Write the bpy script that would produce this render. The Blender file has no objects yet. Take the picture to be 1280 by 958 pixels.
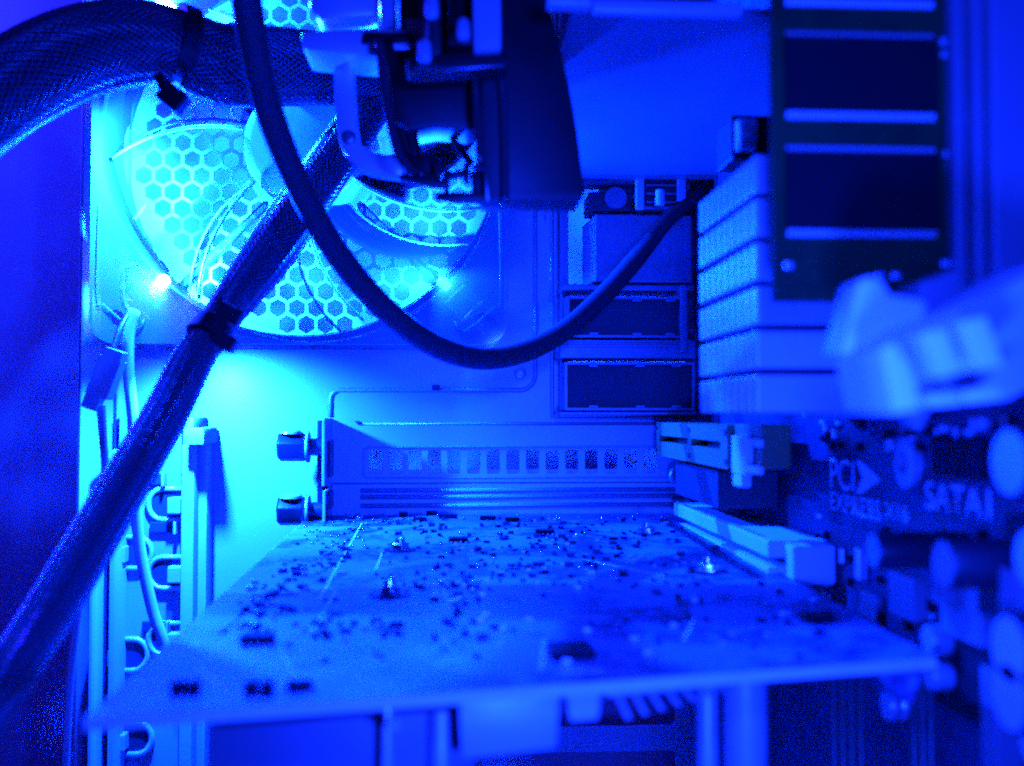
import bpy, bmesh, math, random
from mathutils import Vector, Matrix, geometry
random.seed(7)
R = math.radians
S = 0.001            # everything below is written in millimetres, camera at the origin
HZ = 220.0           # height of the camera above the case floor line (mm)
F = 1256.0           # focal length in pixels of a 1280 px wide frame
scene = bpy.context.scene
col = scene.collection

# ------------------------------------------------------------------ camera
YAW, PITCH = R(3.2), R(1.78)
cam_d = bpy.data.cameras.new('camera')
cam = bpy.data.objects.new('camera', cam_d); col.objects.link(cam)
cam_d.sensor_width = 36.0
cam_d.lens = F / 1280.0 * 36.0
cam_d.clip_start = 0.005
cam_d.clip_end = 50
cam.location = (0, 0, HZ * S)
cam.rotation_euler = (R(90) + PITCH, 0, -YAW)
cam_d.dof.use_dof = True
cam_d.dof.focus_distance = 0.305
cam_d.dof.aperture_fstop = cam_d.lens / 2.6
scene.camera = cam

# ------------------------------------------------------------------ world and light
w = bpy.data.worlds.new('World'); scene.world = w; w.use_nodes = True
bg = w.node_tree.nodes['Background']
bg.inputs[0].default_value = (0.03, 0.012, 1.0, 1)
bg.inputs[1].default_value = 0.07

BLUE = (0.0008, 0.026, 1.0)
VIOLET = (0.003, 0.023, 1.0)
def area_light(name, loc, target, size, power, color=BLUE):
    d = bpy.data.lights.new(name, 'AREA'); d.energy = power; d.color = color
    d.shape = 'DISK'; d.size = size * S
    o = bpy.data.objects.new(name, d); col.objects.link(o)
    o.location = (loc[0]*S, loc[1]*S, (loc[2]+HZ)*S)
    v = Vector(target) - Vector(loc)
    o.rotation_euler = v.to_track_quat('-Z', 'Y').to_euler()
    return o
def point_light(name, loc, power, r=2.0, color=BLUE):
    d = bpy.data.lights.new(name, 'POINT'); d.energy = power; d.color = color
    d.shadow_soft_size = r * S
    o = bpy.data.objects.new(name, d); col.objects.link(o)
    o.location = (loc[0]*S, loc[1]*S, (loc[2]+HZ)*S)
    return o
# two blue fill lamps added just out of view, for light from the front
area_light('front_fill_light', (20, 52, -27), (45, 250, 10), 12, 0.68, VIOLET)
area_light('front_fill_light', (26, 44, 34), (45, 250, -10), 14, 0.42, VIOLET)
# unseen blue lamp, added to brighten the room wall beyond the open side
point_light('wall_fill_lamp', (-300, 398, 210), 8.0, 8.0, (0.012, 0.012, 1.0))

scene.view_settings.view_transform = 'Standard'
scene.view_settings.look = 'None'
scene.view_settings.exposure = 0.0
scene.view_settings.gamma = 1.0
scene.cycles.transparent_max_bounces = 24
scene.cycles.max_bounces = 10
scene.cycles.use_denoising = False
scene.cycles.use_adaptive_sampling = False
scene.cycles.filter_width = 2.0
scene.cycles.sample_clamp_indirect = 6.0
scene.cycles.caustics_refractive = False
scene.cycles.caustics_reflective = False

# ------------------------------------------------------------------ pixel <-> place helpers
fwd = Vector((math.sin(YAW)*math.cos(PITCH), math.cos(YAW)*math.cos(PITCH), math.sin(PITCH)))
rgt = Vector((math.cos(YAW), -math.sin(YAW), 0))
upv = rgt.cross(fwd)
def at(px, py, Y):
    d = fwd + rgt * ((px - 640) / F) + upv * ((479 - py) / F)
    return d * (Y / d.y)
def atx(px, py, X):
    d = fwd + rgt * ((px - 640) / F) + upv * ((479 - py) / F)
    return d * (X / d.x)
def proj(p):
    p = Vector(p); z = p.dot(fwd)
    return 640 + F * p.dot(rgt) / z, 479 - F * p.dot(upv) / z

# ------------------------------------------------------------------ materials
def mat(name, base, rough=0.5, metal=0.0, spec=0.5, bump=0.0, bscale=400.0, var=0.0, vscale=60.0, coat=0.0):
    m = bpy.data.materials.new(name); m.use_nodes = True
    nt = m.node_tree; b = nt.nodes['Principled BSDF']
    b.inputs['Base Color'].default_value = (*base, 1)
    b.inputs['Roughness'].default_value = rough
    b.inputs['Metallic'].default_value = metal
    b.inputs['Specular IOR Level'].default_value = spec
    b.inputs['Coat Weight'].default_value = coat
    tc = nt.nodes.new('ShaderNodeTexCoord')
    if var > 0:
        n = nt.nodes.new('ShaderNodeTexNoise'); n.inputs['Scale'].default_value = vscale; n.inputs['Detail'].default_value = 6
        nt.links.new(tc.outputs['Object'], n.inputs['Vector'])
        mx = nt.nodes.new('ShaderNodeMix'); mx.data_type = 'RGBA'
        mx.inputs['A'].default_value = (*[c * (1 - var) for c in base], 1)
        mx.inputs['B'].default_value = (*[min(1, c * (1 + var)) for c in base], 1)
        nt.links.new(n.outputs['Fac'], mx.inputs['Factor'])
        nt.links.new(mx.outputs['Result'], b.inputs['Base Color'])
        mr = nt.nodes.new('ShaderNodeMapRange')
        mr.inputs['To Min'].default_value = max(0.03, rough - 0.12); mr.inputs['To Max'].default_value = min(1, rough + 0.12)
        nt.links.new(n.outputs['Fac'], mr.inputs['Value']); nt.links.new(mr.outputs['Result'], b.inputs['Roughness'])
    if bump > 0:
        n2 = nt.nodes.new('ShaderNodeTexNoise'); n2.inputs['Scale'].default_value = bscale; n2.inputs['Detail'].default_value = 4
        nt.links.new(tc.outputs['Object'], n2.inputs['Vector'])
        bp = nt.nodes.new('ShaderNodeBump'); bp.inputs['Strength'].default_value = bump; bp.inputs['Distance'].default_value = 0.0004
        nt.links.new(n2.outputs['Fac'], bp.inputs['Height']); nt.links.new(bp.outputs['Normal'], b.inputs['Normal'])
    return m

def emit(name, c, s):
    m = bpy.data.materials.new(name); m.use_nodes = True; nt = m.node_tree
    nt.nodes.remove(nt.nodes['Principled BSDF'])
    e = nt.nodes.new('ShaderNodeEmission'); e.inputs[0].default_value = (*c, 1); e.inputs[1].default_value = s
    nt.links.new(e.outputs[0], nt.nodes['Material Output'].inputs[0]); return m

def clear(name, tint=(0.9, 0.97, 1.0), haze=0.10, rough=0.08):
    """clear moulded plastic: see-through, glossy at grazing angles, slightly milky"""
    m = bpy.data.materials.new(name); m.use_nodes = True; nt = m.node_tree; L = nt.links.new
    nt.nodes.remove(nt.nodes['Principled BSDF'])
    t = nt.nodes.new('ShaderNodeBsdfTransparent'); t.inputs[0].default_value = (*tint, 1)
    g = nt.nodes.new('ShaderNodeBsdfGlossy'); g.inputs['Roughness'].default_value = rough
    d = nt.nodes.new('ShaderNodeBsdfTranslucent'); d.inputs[0].default_value = (0.8, 0.9, 0.95, 1)
    d2 = nt.nodes.new('ShaderNodeBsdfDiffuse'); d2.inputs[0].default_value = (0.8, 0.9, 0.95, 1)
    md = nt.nodes.new('ShaderNodeMixShader'); L(d.outputs[0], md.inputs[1]); L(d2.outputs[0], md.inputs[2])
    mh = nt.nodes.new('ShaderNodeMixShader'); mh.inputs[0].default_value = haze
    L(t.outputs[0], mh.inputs[1]); L(md.outputs[0], mh.inputs[2])
    fr = nt.nodes.new('ShaderNodeFresnel'); fr.inputs[0].default_value = 1.45
    mg = nt.nodes.new('ShaderNodeMixShader'); L(fr.outputs[0], mg.inputs[0]); L(mh.outputs[0], mg.inputs[1]); L(g.outputs[0], mg.inputs[2])
    L(mg.outputs[0], nt.nodes['Material Output'].inputs[0]); return m

def pcb(name, base, trace, scale=1.0, rough=0.35, spec=0.6):
    m = bpy.data.materials.new(name); m.use_nodes = True; nt = m.node_tree; L = nt.links.new
    b = nt.nodes['Principled BSDF']; b.inputs['Roughness'].default_value = rough
    b.inputs['Specular IOR Level'].default_value = spec
    tc = nt.nodes.new('ShaderNodeTexCoord')
    br = nt.nodes.new('ShaderNodeTexBrick'); br.inputs['Scale'].default_value = 90 * scale
    br.inputs['Mortar Size'].default_value = 0.09; br.inputs['Brick Width'].default_value = 1.9; br.inputs['Row Height'].default_value = 0.13
    br.inputs['Color1'].default_value = (0, 0, 0, 1); br.inputs['Color2'].default_value = (0.35, 0.35, 0.35, 1); br.inputs['Mortar'].default_value = (1, 1, 1, 1)
    n = nt.nodes.new('ShaderNodeTexNoise'); n.inputs['Scale'].default_value = 45 * scale; n.inputs['Detail'].default_value = 3
    vo = nt.nodes.new('ShaderNodeTexVoronoi'); vo.inputs['Scale'].default_value = 130 * scale; vo.distance = 'CHEBYCHEV'
    L(tc.outputs['Object'], br.inputs['Vector']); L(tc.outputs['Object'], n.inputs['Vector']); L(tc.outputs['Object'], vo.inputs['Vector'])
    cr = nt.nodes.new('ShaderNodeValToRGB'); cr.color_ramp.elements[0].position = 0.42; cr.color_ramp.elements[1].position = 0.58
    L(n.outputs['Fac'], cr.inputs[0])
    mu = nt.nodes.new('ShaderNodeMath'); mu.operation = 'MULTIPLY'; L(br.outputs['Color'], mu.inputs[0]); L(cr.outputs[0], mu.inputs[1])
    vs = nt.nodes.new('ShaderNodeMath'); vs.operation = 'LESS_THAN'; vs.inputs[1].default_value = 0.13; L(vo.outputs['Distance'], vs.inputs[0])
    ad = nt.nodes.new('ShaderNodeMath'); ad.operation = 'MAXIMUM'; L(mu.outputs[0], ad.inputs[0]); L(vs.outputs[0], ad.inputs[1])
    mx = nt.nodes.new('ShaderNodeMix'); mx.data_type = 'RGBA'
    mx.inputs['A'].default_value = (*base, 1); mx.inputs['B'].default_value = (*trace, 1)
    nf = nt.nodes.new('ShaderNodeTexNoise'); nf.inputs['Scale'].default_value = 260 * scale; nf.inputs['Detail'].default_value = 9; nf.inputs['Roughness'].default_value = 0.78
    L(tc.outputs['Object'], nf.inputs['Vector'])
    mr = nt.nodes.new('ShaderNodeMapRange'); mr.inputs['From Min'].default_value = 0.40; mr.inputs['From Max'].default_value = 0.62; mr.inputs['To Min'].default_value = -0.30; mr.inputs['To Max'].default_value = 0.75
    L(nf.outputs['Fac'], mr.inputs['Value'])
    a2 = nt.nodes.new('ShaderNodeMath'); a2.operation = 'ADD'; a2.use_clamp = True; L(ad.outputs[0], a2.inputs[0]); L(mr.outputs['Result'], a2.inputs[1]); ad = a2
    L(ad.outputs[0], mx.inputs['Factor']); L(mx.outputs['Result'], b.inputs['Base Color'])
    bp = nt.nodes.new('ShaderNodeBump'); bp.inputs['Strength'].default_value = 0.25; bp.inputs['Distance'].default_value = 0.0002
    L(ad.outputs[0], bp.inputs['Height']); L(bp.outputs['Normal'], b.inputs['Normal'])
    return m

M = {
 'steel': mat('zinc_steel', (0.55, 0.56, 0.58), 0.42, 0.35, bump=0.12, bscale=900, var=0.10, vscale=35),
 'panel': mat('side_panel_paint', (0.34, 0.35, 0.38), 0.5, 0.1, bump=0.08, bscale=1500, var=0.06),
 'paint': mat('dark_side_paint', (0.05, 0.05, 0.06), 0.6, bump=0.08, bscale=1500, var=0.06),
 'room': mat('white_room_paint', (0.55, 0.55, 0.57), 0.9, bump=0.05, bscale=200, var=0.03, vscale=8),
 'bright': mat('bright_metal', (0.75, 0.76, 0.78), 0.33, 0.5, bump=0.06, bscale=500, var=0.08),
 'shell': mat('tin_shell', (0.22, 0.23, 0.25), 0.35, 0.8, bump=0.1, bscale=600, var=0.15),
 'black': mat('black_plastic', (0.008, 0.008, 0.009), 0.45, spec=0.35, bump=0.08, bscale=900, var=0.2),
 'gloss': mat('glossy_black_plastic', (0.03, 0.03, 0.035), 0.22, spec=0.8),
 'void': mat('dark_plastic_and_shade', (0.02, 0.02, 0.022), 0.55, bump=0.1, bscale=900, var=0.3),  # also colours the blocks that stand in for shaded gaps
 'chip': mat('chip_epoxy', (0.005, 0.005, 0.006), 0.75, spec=0.15, bump=0.15, bscale=1800, var=0.25),
 'white': mat('white_nylon', (0.78, 0.78, 0.76), 0.4, bump=0.05, bscale=500, var=0.06),
 'ivory': mat('yellow_nylon', (0.18, 0.155, 0.035), 0.5, bump=0.06, bscale=700, var=0.1),
 'alu': mat('anodised_aluminium', (0.48, 0.50, 0.54), 0.45, 0.35, bump=0.12, bscale=700, var=0.08, vscale=80),
 'cable': mat('rubber_cable', (0.022, 0.022, 0.025), 0.6, spec=0.3, bump=0.05, bscale=800, var=0.1),
 'core': mat('wire_core', (0.010, 0.010, 0.012), 0.5, bump=0.3, bscale=500, var=0.3),
 'braid': mat('braid_filament', (0.065, 0.07, 0.085), 0.28, spec=0.9),
 'gold': mat('tinned_pins', (0.75, 0.75, 0.72), 0.4, 0.3),
 'solder': mat('solder', (0.8, 0.8, 0.8), 0.2, 1.0),
 'pcb_card': pcb('card_solder_mask', (0.020, 0.028, 0.075), (0.16, 0.22, 0.36), 1.0, 0.42),
 'pcb_board': pcb('board_solder_mask', (0.008, 0.010, 0.02), (0.02, 0.03, 0.055), 0.9, 0.6, 0.3),
 'pcb_ram': pcb('module_solder_mask', (0.003, 0.03, 0.006), (0.004, 0.045, 0.009), 1.4, 0.7, 0.15),
 'fibre': mat('raw_fibreglass', (0.55, 0.56, 0.45), 0.5, var=0.1, vscale=300),
 'silk': mat('white_silkscreen', (0.85, 0.85, 0.85), 0.6),
 'plate': mat('brushed_plate', (0.16, 0.16, 0.18), 0.5, 0.3, bump=0.1, bscale=900, var=0.12, vscale=30),
 'grey': mat('grey_component', (0.12, 0.12, 0.13), 0.5, bump=0.1, bscale=700, var=0.2),
 'capsleeve': mat('capacitor_sleeve', (0.012, 0.012, 0.018), 0.45, var=0.1),
 'captop': mat('capacitor_can', (0.6, 0.62, 0.66), 0.35, 0.7, var=0.1),
 'clear': clear('clear_fan_plastic', haze=0.2),
 'clear_blade': clear('clear_blade_plastic', haze=0.04, rough=0.04),
 'edge': clear('edge_glow_haze', haze=0.6, rough=0.2),  # milky haze stands in for light piped to the blade edges
 'frost': clear('frosted_hub_plastic', tint=(0.6, 0.75, 0.9), haze=0.45, rough=0.25),
 'led_dim': emit('dim_blue_led_die', (0.03, 0.2, 1.0), 12.0),
 'led': emit('blue_led_die', (0.35, 0.45, 1.0), 120.0),
 'ribbon': mat('grey_ribbon_vinyl', (0.07, 0.09, 0.075), 0.4, var=0.1),
}

# ------------------------------------------------------------------ mesh builder
class MB:
    def __init__(self): self.v = []; self.f = []
    def add(self, vs, fs):
        n = len(self.v); self.v += [Vector(p) for p in vs]; self.f += [tuple(i + n for i in f) for f in fs]; return self
    def box(self, a, b):
        (x0, y0, z0), (x1, y1, z1) = a, b
        return self.add([(x0,y0,z0),(x1,y0,z0),(x1,y1,z0),(x0,y1,z0),(x0,y0,z1),(x1,y0,z1),(x1,y1,z1),(x0,y1,z1)],
                        [(3,2,1,0),(4,5,6,7),(0,1,5,4),(1,2,6,5),(2,3,7,6),(3,0,4,7)])
    def hexa(self, p):   # eight corners, bottom loop then top loop
        return self.add(p, [(3,2,1,0),(4,5,6,7),(0,1,5,4),(1,2,6,5),(2,3,7,6),(3,0,4,7)])
    def obox(self, c, ax, h):
        c = Vector(c); a = [Vector(q).normalized() * k for q, k in zip(ax, h)]
        s = [(-1,-1),(1,-1),(1,1),(-1,1)]
        return self.hexa([c + a[0]*i + a[1]*j - a[2] for i, j in s] + [c + a[0]*i + a[1]*j + a[2] for i, j in s])
    def prism(self, loop, vec):
        loop = [Vector(p) for p in loop]; vec = Vector(vec); n = len(loop)
        return self.add(loop + [p + vec for p in loop],
                        [tuple(range(n))[::-1], tuple(range(n, 2*n))] + [(i, (i+1) % n, (i+1) % n + n, i + n) for i in range(n)])
    def tube(self, path, rad, sides=10, caps=True, sq=None):
        path = [Vector(p) for p in path]; n = len(path)
        if not hasattr(rad, '__len__'): rad = [rad] * n
        fr = frames(path); vs = []; fs = []
        for i in range(n):
            t, a, b = fr[i]
            for k in range(sides):
                th = 2 * math.pi * k / sides
                vs.append(path[i] + (a * math.cos(th) + b * math.sin(th) * (sq or 1)) * rad[i])
        for i in range(n - 1):
            for k in range(sides):
                k2 = (k + 1) % sides
                fs.append((i*sides + k, i*sides + k2, (i+1)*sides + k2, (i+1)*sides + k))
        if caps: fs += [tuple(range(sides))[::-1], tuple(range((n-1)*sides, n*sides))]
        return self.add(vs, fs)
    def lathe(self, c, axis, prof, sides=24):   # prof: (distance along axis, radius)
        c = Vector(c); axis = Vector(axis).normalized()
        a = axis.orthogonal().normalized(); b = axis.cross(a); vs = []; fs = []
        for h, r in prof:
            for k in range(sides):
                th = 2 * math.pi * k / sides
                vs.append(c + axis * h + (a * math.cos(th) + b * math.sin(th)) * max(r, 1e-4))
        for i in range(len(prof) - 1):
            for k in range(sides):
                k2 = (k + 1) % sides
                fs.append((i*sides + k, i*sides + k2, (i+1)*sides + k2, (i+1)*sides + k))
        fs += [tuple(range(sides))[::-1], tuple(range((len(prof)-1)*sides, len(prof)*sides))]
        return self.add(vs, fs)
    def plate(self, outer, holes, y, t):        # sheet in the x-z plane with real holes
        pts = [Vector(p) for p in outer]; edges = [(i, (i+1) % len(outer)) for i in range(len(outer))]
        for h in holes:
            n = len(pts); pts += [Vector(p) for p in h]; edges += [(n + i, n + (i+1) % len(h)) for i in range(len(h))]
        V, E, T, *_ = geometry.delaunay_2d_cdt(pts, edges, [], 0, 1e-5)
        bb = [(min(p[0] for p in h), max(p[0] for p in h), min(p[1] for p in h), max(p[1] for p in h)) for h in holes]
        keep = []
        for f in T:
            cx = sum(V[i].x for i in f) / 3; cz = sum(V[i].y for i in f) / 3
            if not inside(cx, cz, outer): continue
            if any(b[0] < cx < b[1] and b[2] < cz < b[3] and inside(cx, cz, h) for b, h in zip(bb, holes)): continue
            keep.append(tuple(f))
        n = len(V); cnt = {}
        for f in keep:
            for i in range(3): e = (f[i], f[(i+1) % 3]); cnt[e] = cnt.get(e, 0) + 1
        side = [(a, b) for a, b in cnt if (b, a) not in cnt]
        return self.add([(p.x, y, p.y) for p in V] + [(p.x, y + t, p.y) for p in V],
                        keep + [tuple(i + n for i in f[::-1]) for f in keep] + [(b, a, a + n, b + n) for a, b in side])
    def mesh(self, name, origin=(0, 0, 0), smooth=False, bevel=0.0, merge=False):
        o = Vector(origin); me = bpy.data.meshes.new(name)
        bm = bmesh.new(); vs = [bm.verts.new((p - o) * S) for p in self.v]
        for f in self.f:
            try: bm.faces.new([vs[i] for i in f])
            except ValueError: pass
        bmesh.ops.recalc_face_normals(bm, faces=bm.faces)
        if bevel:
            ed = [e for e in bm.edges if len(e.link_faces) == 2 and e.calc_face_angle(0) > R(35)]
            bmesh.ops.bevel(bm, geom=ed, offset=bevel * S, segments=2, profile=0.6, affect='EDGES', clamp_overlap=True)
        bm.to_mesh(me); bm.free()
        if smooth:
            for p in me.polygons: p.use_smooth = True
            if smooth != 'all':
                try: me.set_sharp_from_angle(angle=R(40))
                except Exception: pass
        return me

def inside(x, y, poly):
    r = False; j = len(poly) - 1
    for i in range(len(poly)):
        xi, yi = poly[i][0], poly[i][1]; xj, yj = poly[j][0], poly[j][1]
        if (yi > y) != (yj > y) and x < (xj - xi) * (y - yi) / (yj - yi) + xi: r = not r
        j = i
    return r
def frames(path):
    n = len(path); out = []; a = None
    for i in range(n):
        t = (path[min(i+1, n-1)] - path[max(i-1, 0)]).normalized()
        if a is None: a = t.orthogonal().normalized()
        else: a = (a - t * a.dot(t)).normalized()
        out.append((t, a, t.cross(a)))
    return out
def spline(pts, step=2.0):
    """Catmull-Rom through tuples (any length), resampled"""
    P = [pts[0]] + list(pts) + [pts[-1]]; out = []
    for i in range(1, len(P) - 2):
        p0, p1, p2, p3 = P[i-1], P[i], P[i+1], P[i+2]
        d = math.dist(p1[:3], p2[:3]); n = max(2, int(d / step))
        for k in range(n):
            t = k / n
            out.append(tuple(0.5 * (2*b + (c - a)*t + (2*a - 5*b + 4*c - e)*t*t + (3*b - a - 3*c + e)*t**3) for a, b, c, e in zip(p0, p1, p2, p3)))
    out.append(tuple(pts[-1])); return out
def rrect(x0, z0, x1, z1, r, n=4):
    out = []
    for cx, cz, a0 in ((x1-r, z1-r, 0), (x0+r, z1-r, 90), (x0+r, z0+r, 180), (x1-r, z0+r, 270)):
        for k in range(n + 1):
            a = R(a0 + 90 * k / n); out.append((cx + r * math.cos(a), cz + r * math.sin(a)))
    return out
def circle2(cx, cz, r, n=48): return [(cx + r*math.cos(2*math.pi*k/n), cz + r*math.sin(2*math.pi*k/n)) for k in range(n)]

ORG = {}
def thing(name, label, cat, org, group=None):
    o = bpy.data.objects.new(name, None); col.objects.link(o); o.empty_display_size = 0.01
    o.location = (org[0]*S, org[1]*S, (org[2]+HZ)*S); o['label'] = label; o['category'] = cat
    if group: o['group'] = group
    ORG[o] = Vector(org); return o
def part(name, mb, m, parent, label=None, smooth=False, bevel=0.0, stuff=False):
    me = mb.mesh(name, ORG[parent], smooth, bevel); me.materials.append(M[m])
    o = bpy.data.objects.new(name, me); col.objects.link(o); o.parent = parent; ORG[o] = ORG[parent]
    if label: o['label'] = label
    if stuff: o['kind'] = 'stuff'
    return o
def place(name, me, parent, pos, rot=None, scale=None):     # a copy that shares its mesh, put at a place
    o = bpy.data.objects.new(name, me); col.objects.link(o); o.parent = parent
    o.location = (Vector(pos) - ORG[parent]) * S
    if rot is not None: o.rotation_euler = rot
    if scale is not None: o.scale = scale
    ORG[o] = Vector(pos); return o
def solo(name, mb, m, label, cat, smooth=False, bevel=0.0, group=None):
    c = sum(mb.v, Vector()) / len(mb.v)
    me = mb.mesh(name, c, smooth, bevel); me.materials.append(M[m])
    o = bpy.data.objects.new(name, me); col.objects.link(o); o.location = (c.x*S, c.y*S, (c.z+HZ)*S)
    o['label'] = label; o['category'] = cat
    if group: o['group'] = group
    ORG[o] = c; return o

YW = 319.0     # inner face of the rear panel
XB = 77.0      # face of the motherboard

# ================================================================== the case
case = thing('computer_case', 'bare metal computer case interior with honeycomb vented rear panel', 'computer case', (-20, 319, -200))
fc = Vector((-44.8, 0, 80.3))        # fan centre (x, z)
holes = []
a0 = at(203.5, 260.5, YW); px_, pz_ = 5.98, 5.19
for j in range(-14, 24):
    for i in range(-6, 24):
        cx = a0.x + (i + 0.5 * (j % 2)) * px_; cz = a0.z + j * pz_
        if math.hypot(cx - fc.x, cz - fc.z) < 53.5:
            holes.append([(cx + 2.85*math.sin(R(60*k)), cz + 2.85*math.cos(R(60*k))) for k in range(6)])
for a in range(205, 350, 9):      # short arc slits round the fan opening
    p = []
    for k in range(5): q = R(a + 4.5*k/4); p.append((fc.x + 58.0*math.cos(q), fc.z + 58.0*math.sin(q)))
    for k in range(4, -1, -1): q = R(a + 4.5*k/4); p.append((fc.x + 57.0*math.cos(q), fc.z + 57.0*math.sin(q)))
    holes.append(p)
IO = (32.0, -1.5, 79.0, 158.0)
holes.append(rrect(*IO, 1.0, 2))
for k in range(6): holes.append(rrect(-30, -17.5 - 20.32*k, 70, -5.0 - 20.32*k, 1.5, 2))
outer = [(-115, -210), (95, -210), (95, 190), (-115, 190)]
part('rear_panel', MB().plate(outer, holes, YW, 1.0), 'steel', case)
# embossed ribs pressed into the rear panel
def rib(pts, r, m='steel', Y=YW): return part('embossed_rib', MB().tube([(x, Y - 0.1, z) for x, z in pts], r, 8), m, case, smooth='all')
def arc(cx, cz, r, a0, a1, n=8): return [(cx + r*math.cos(R(a0 + (a1-a0)*k/n)), cz + r*math.sin(R(a0 + (a1-a0)*k/n))) for k in range(n+1)]
X1 = at(669, 400, YW).x; Z1 = at(600, 488, YW).z; X0 = at(413, 500, YW).x
rib([(X1, 140)] + arc(X1 - 5, Z1 + 5, 5, 0, -90) + arc(X0 + 3, Z1 - 3, 3, 90, 180) + [(X0, at(413, 521, YW).z)], 0.75)
xf = at(690, 400, YW).x
rib([(xf, 150), (xf, at(690, 523, YW).z), (75, at(690, 523, YW).z)], 0.7)
rib([(xf - 2.2, 150), (xf - 2.2, 62)], 0.4)
# long pressed steps over the slot area
for yy in (530, 535.5): z = at(600, yy, YW).z; rib([(X0 + 9, z), (76, z)], 0.55)
sc_ = at(650, 467, YW)
part('rivet', MB().lathe((sc_.x, YW + 0.2, sc_.z), (0, -1, 0), [(0, 2.0), (0.5, 2.0), (0.9, 1.5), (0.9, 1.0), (0.5, 0.8)], 18), 'bright', case, smooth=True)
p = at(545, 485, YW)
part('panel_slot_shade', MB().box((p.x - 1.2, YW - 1.2, p.z - 0.9), (p.x + 1.2, YW - 0.05, p.z + 0.9)), 'void', case, bevel=0.2)  # dark block stands in for the shade in a small slot
# side panel, roof, floor
part('floor_panel', MB().box((-115, 0, -214), (95, 330, -210.2)), 'steel', case)
part('motherboard_tray', MB().box((86, 20, -210), (87.2, 318.8, 190)), 'steel', case)
rw = MB().box((-2500, 430, -900), (2500, 442, 1800)); 
me = rw.mesh('room_wall'); me.materials.append(M['room']); o = bpy.data.objects.new('room_wall', me); col.objects.link(o); o.location.z = HZ*S; o['kind'] = 'structure'
o['label'] = 'plain room wall behind the case, seen through the honeycomb holes'; o['category'] = 'wall'
# rear corner post at the side panel: folded sheet with rounded edges
xp = at(122, 400, 312).x; xq = at(152, 400, 314).x
part('corner_post', MB().prism([(-115, 318.9, -210), (-115, 313.5, -210), (-114.3, 310.8, -210), (-113.1, 310, -210), (-111.9, 310.8, -210), (xp, 314.5, -210), (xq - 2, 315, -210), (xq - 1, 313.2, -210), (xq, 313.2, -210), (xq + 0.8, 315, -210), (xq + 1, 318.9, -210)], (0, 0, 400)), 'steel', case, smooth=True, bevel=0.3)
# slot retaining frame in the lower corner
zt = at(240, 556, 300).z
part('retaining_rail', MB().box((at(226, 600, 306).x, 306, -205), (at(243, 600, 306).x, 318.9, zt)), 'steel', case, bevel=1.0, smooth=True)
part('retaining_rail', MB().box((at(244, 600, 311).x, 311, -205), (at(259, 600, 311).x, 318.8, zt + 1)), 'steel', case, bevel=0.6, smooth=True)
part('retaining_rail', MB().box((at(137, 600, 304).x, 304, -205), (at(151, 600, 304).x, 312.9, at(140, 562, 300).z)), 'steel', case, bevel=1.3, smooth=True)
part('retaining_rail', MB().box((at(113, 600, 300).x, 300, -205), (at(122, 600, 300).x, 309.8, at(140, 700, 300).z)), 'steel', case, bevel=1.3, smooth=True)
part('retaining_plate', MB().box((at(150, 600, 312).x, 311, -205), (at(227, 600, 312).x, 312.2, at(200, 520, 312).z)), 'panel', case)
p = at(247, 545, 303)
part('rail_clip', MB().box((p.x - 3.2, 300, p.z - 2.6), (p.x + 2.6, 318, p.z + 2.4)), 'steel', case, bevel=0.8, smooth=True)
p = at(240, 532, 303)
part('rail_clip', MB().box((p.x - 1.3, 301, p.z - 3), (p.x + 1.0, 318, p.z + 2.4)), 'steel', case, bevel=0.4, smooth=True)
def tongue(px, py, flip, wd=42, ht=38):
    """U-shaped pressed tongue with a rolled rim and a dark sheet for the shaded opening behind it"""
    c = at(px, py, 309); k = 309 / F; sgn = -1 if flip else 1
    w_, h_ = wd * k, ht * k / 2
    pts = [(c.x + sgn*w_*0.5, c.z + h_)] + [(c.x - sgn*w_*0.12 - sgn*h_*0.9*math.sin(R(a)), c.z + h_*math.cos(R(a))) for a in range(0, 181, 18)] + [(c.x + sgn*w_*0.5, c.z - h_)]
    o = part('retaining_tongue', MB().tube([(x, 310.3, z) for x, z in pts], 0.9, 8), 'bright', case, smooth='all')
    part('opening', MB().prism([(x, 310.9, z) for x, z in pts], (0, -0.4, 0)), 'void', o)  # dark sheet painted in for the shaded opening
    part('tab', MB().box((min(c.x + sgn*w_*0.12, c.x + sgn*w_*0.5), 306, c.z - h_*0.55), (max(c.x + sgn*w_*0.12, c.x + sgn*w_*0.5), 310.2, c.z + h_*0.5)), 'steel', o, bevel=0.4)
for a in ((207, 631, False), (207, 717, False), (165, 692, True), (207, 800, False), (160, 820, True), (165, 925, True)): tongue(*a)
for px, py in ((200, 660), (190, 785), (185, 600)):
    c = at(px, py, 308)
    o = part('retaining_slot_shade', MB().box((c.x - 3.5, 309.5, c.z - 1.6), (c.x + 4, 310.8, c.z + 1.6)), 'void', case, bevel=0.3)  # solid dark block stands in for the shade inside a cut-out
    part('rim', MB().box((c.x + 4.1, 307, c.z - 1.9), (c.x + 4.9, 310.9, c.z + 1.9)), 'bright', o, bevel=0.2)
# tool-free clips at the bracket ends
for k, (ya, yb) in enumerate(((526, 601), (606, 640))):
    A = at(397, ya, 310); B = at(414, yb, 310)
    part('bracket_clip', MB().box((A.x, 309, B.z), (A.x + 1.7, 318.9, A.z)), 'black', case, bevel=0.4)
    part('bracket_clip', MB().box((A.x + 2.2, 306, B.z + 1), (B.x, 318.8, A.z - (6 if k == 0 else 2))), 'black', case, bevel=0.5)

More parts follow.
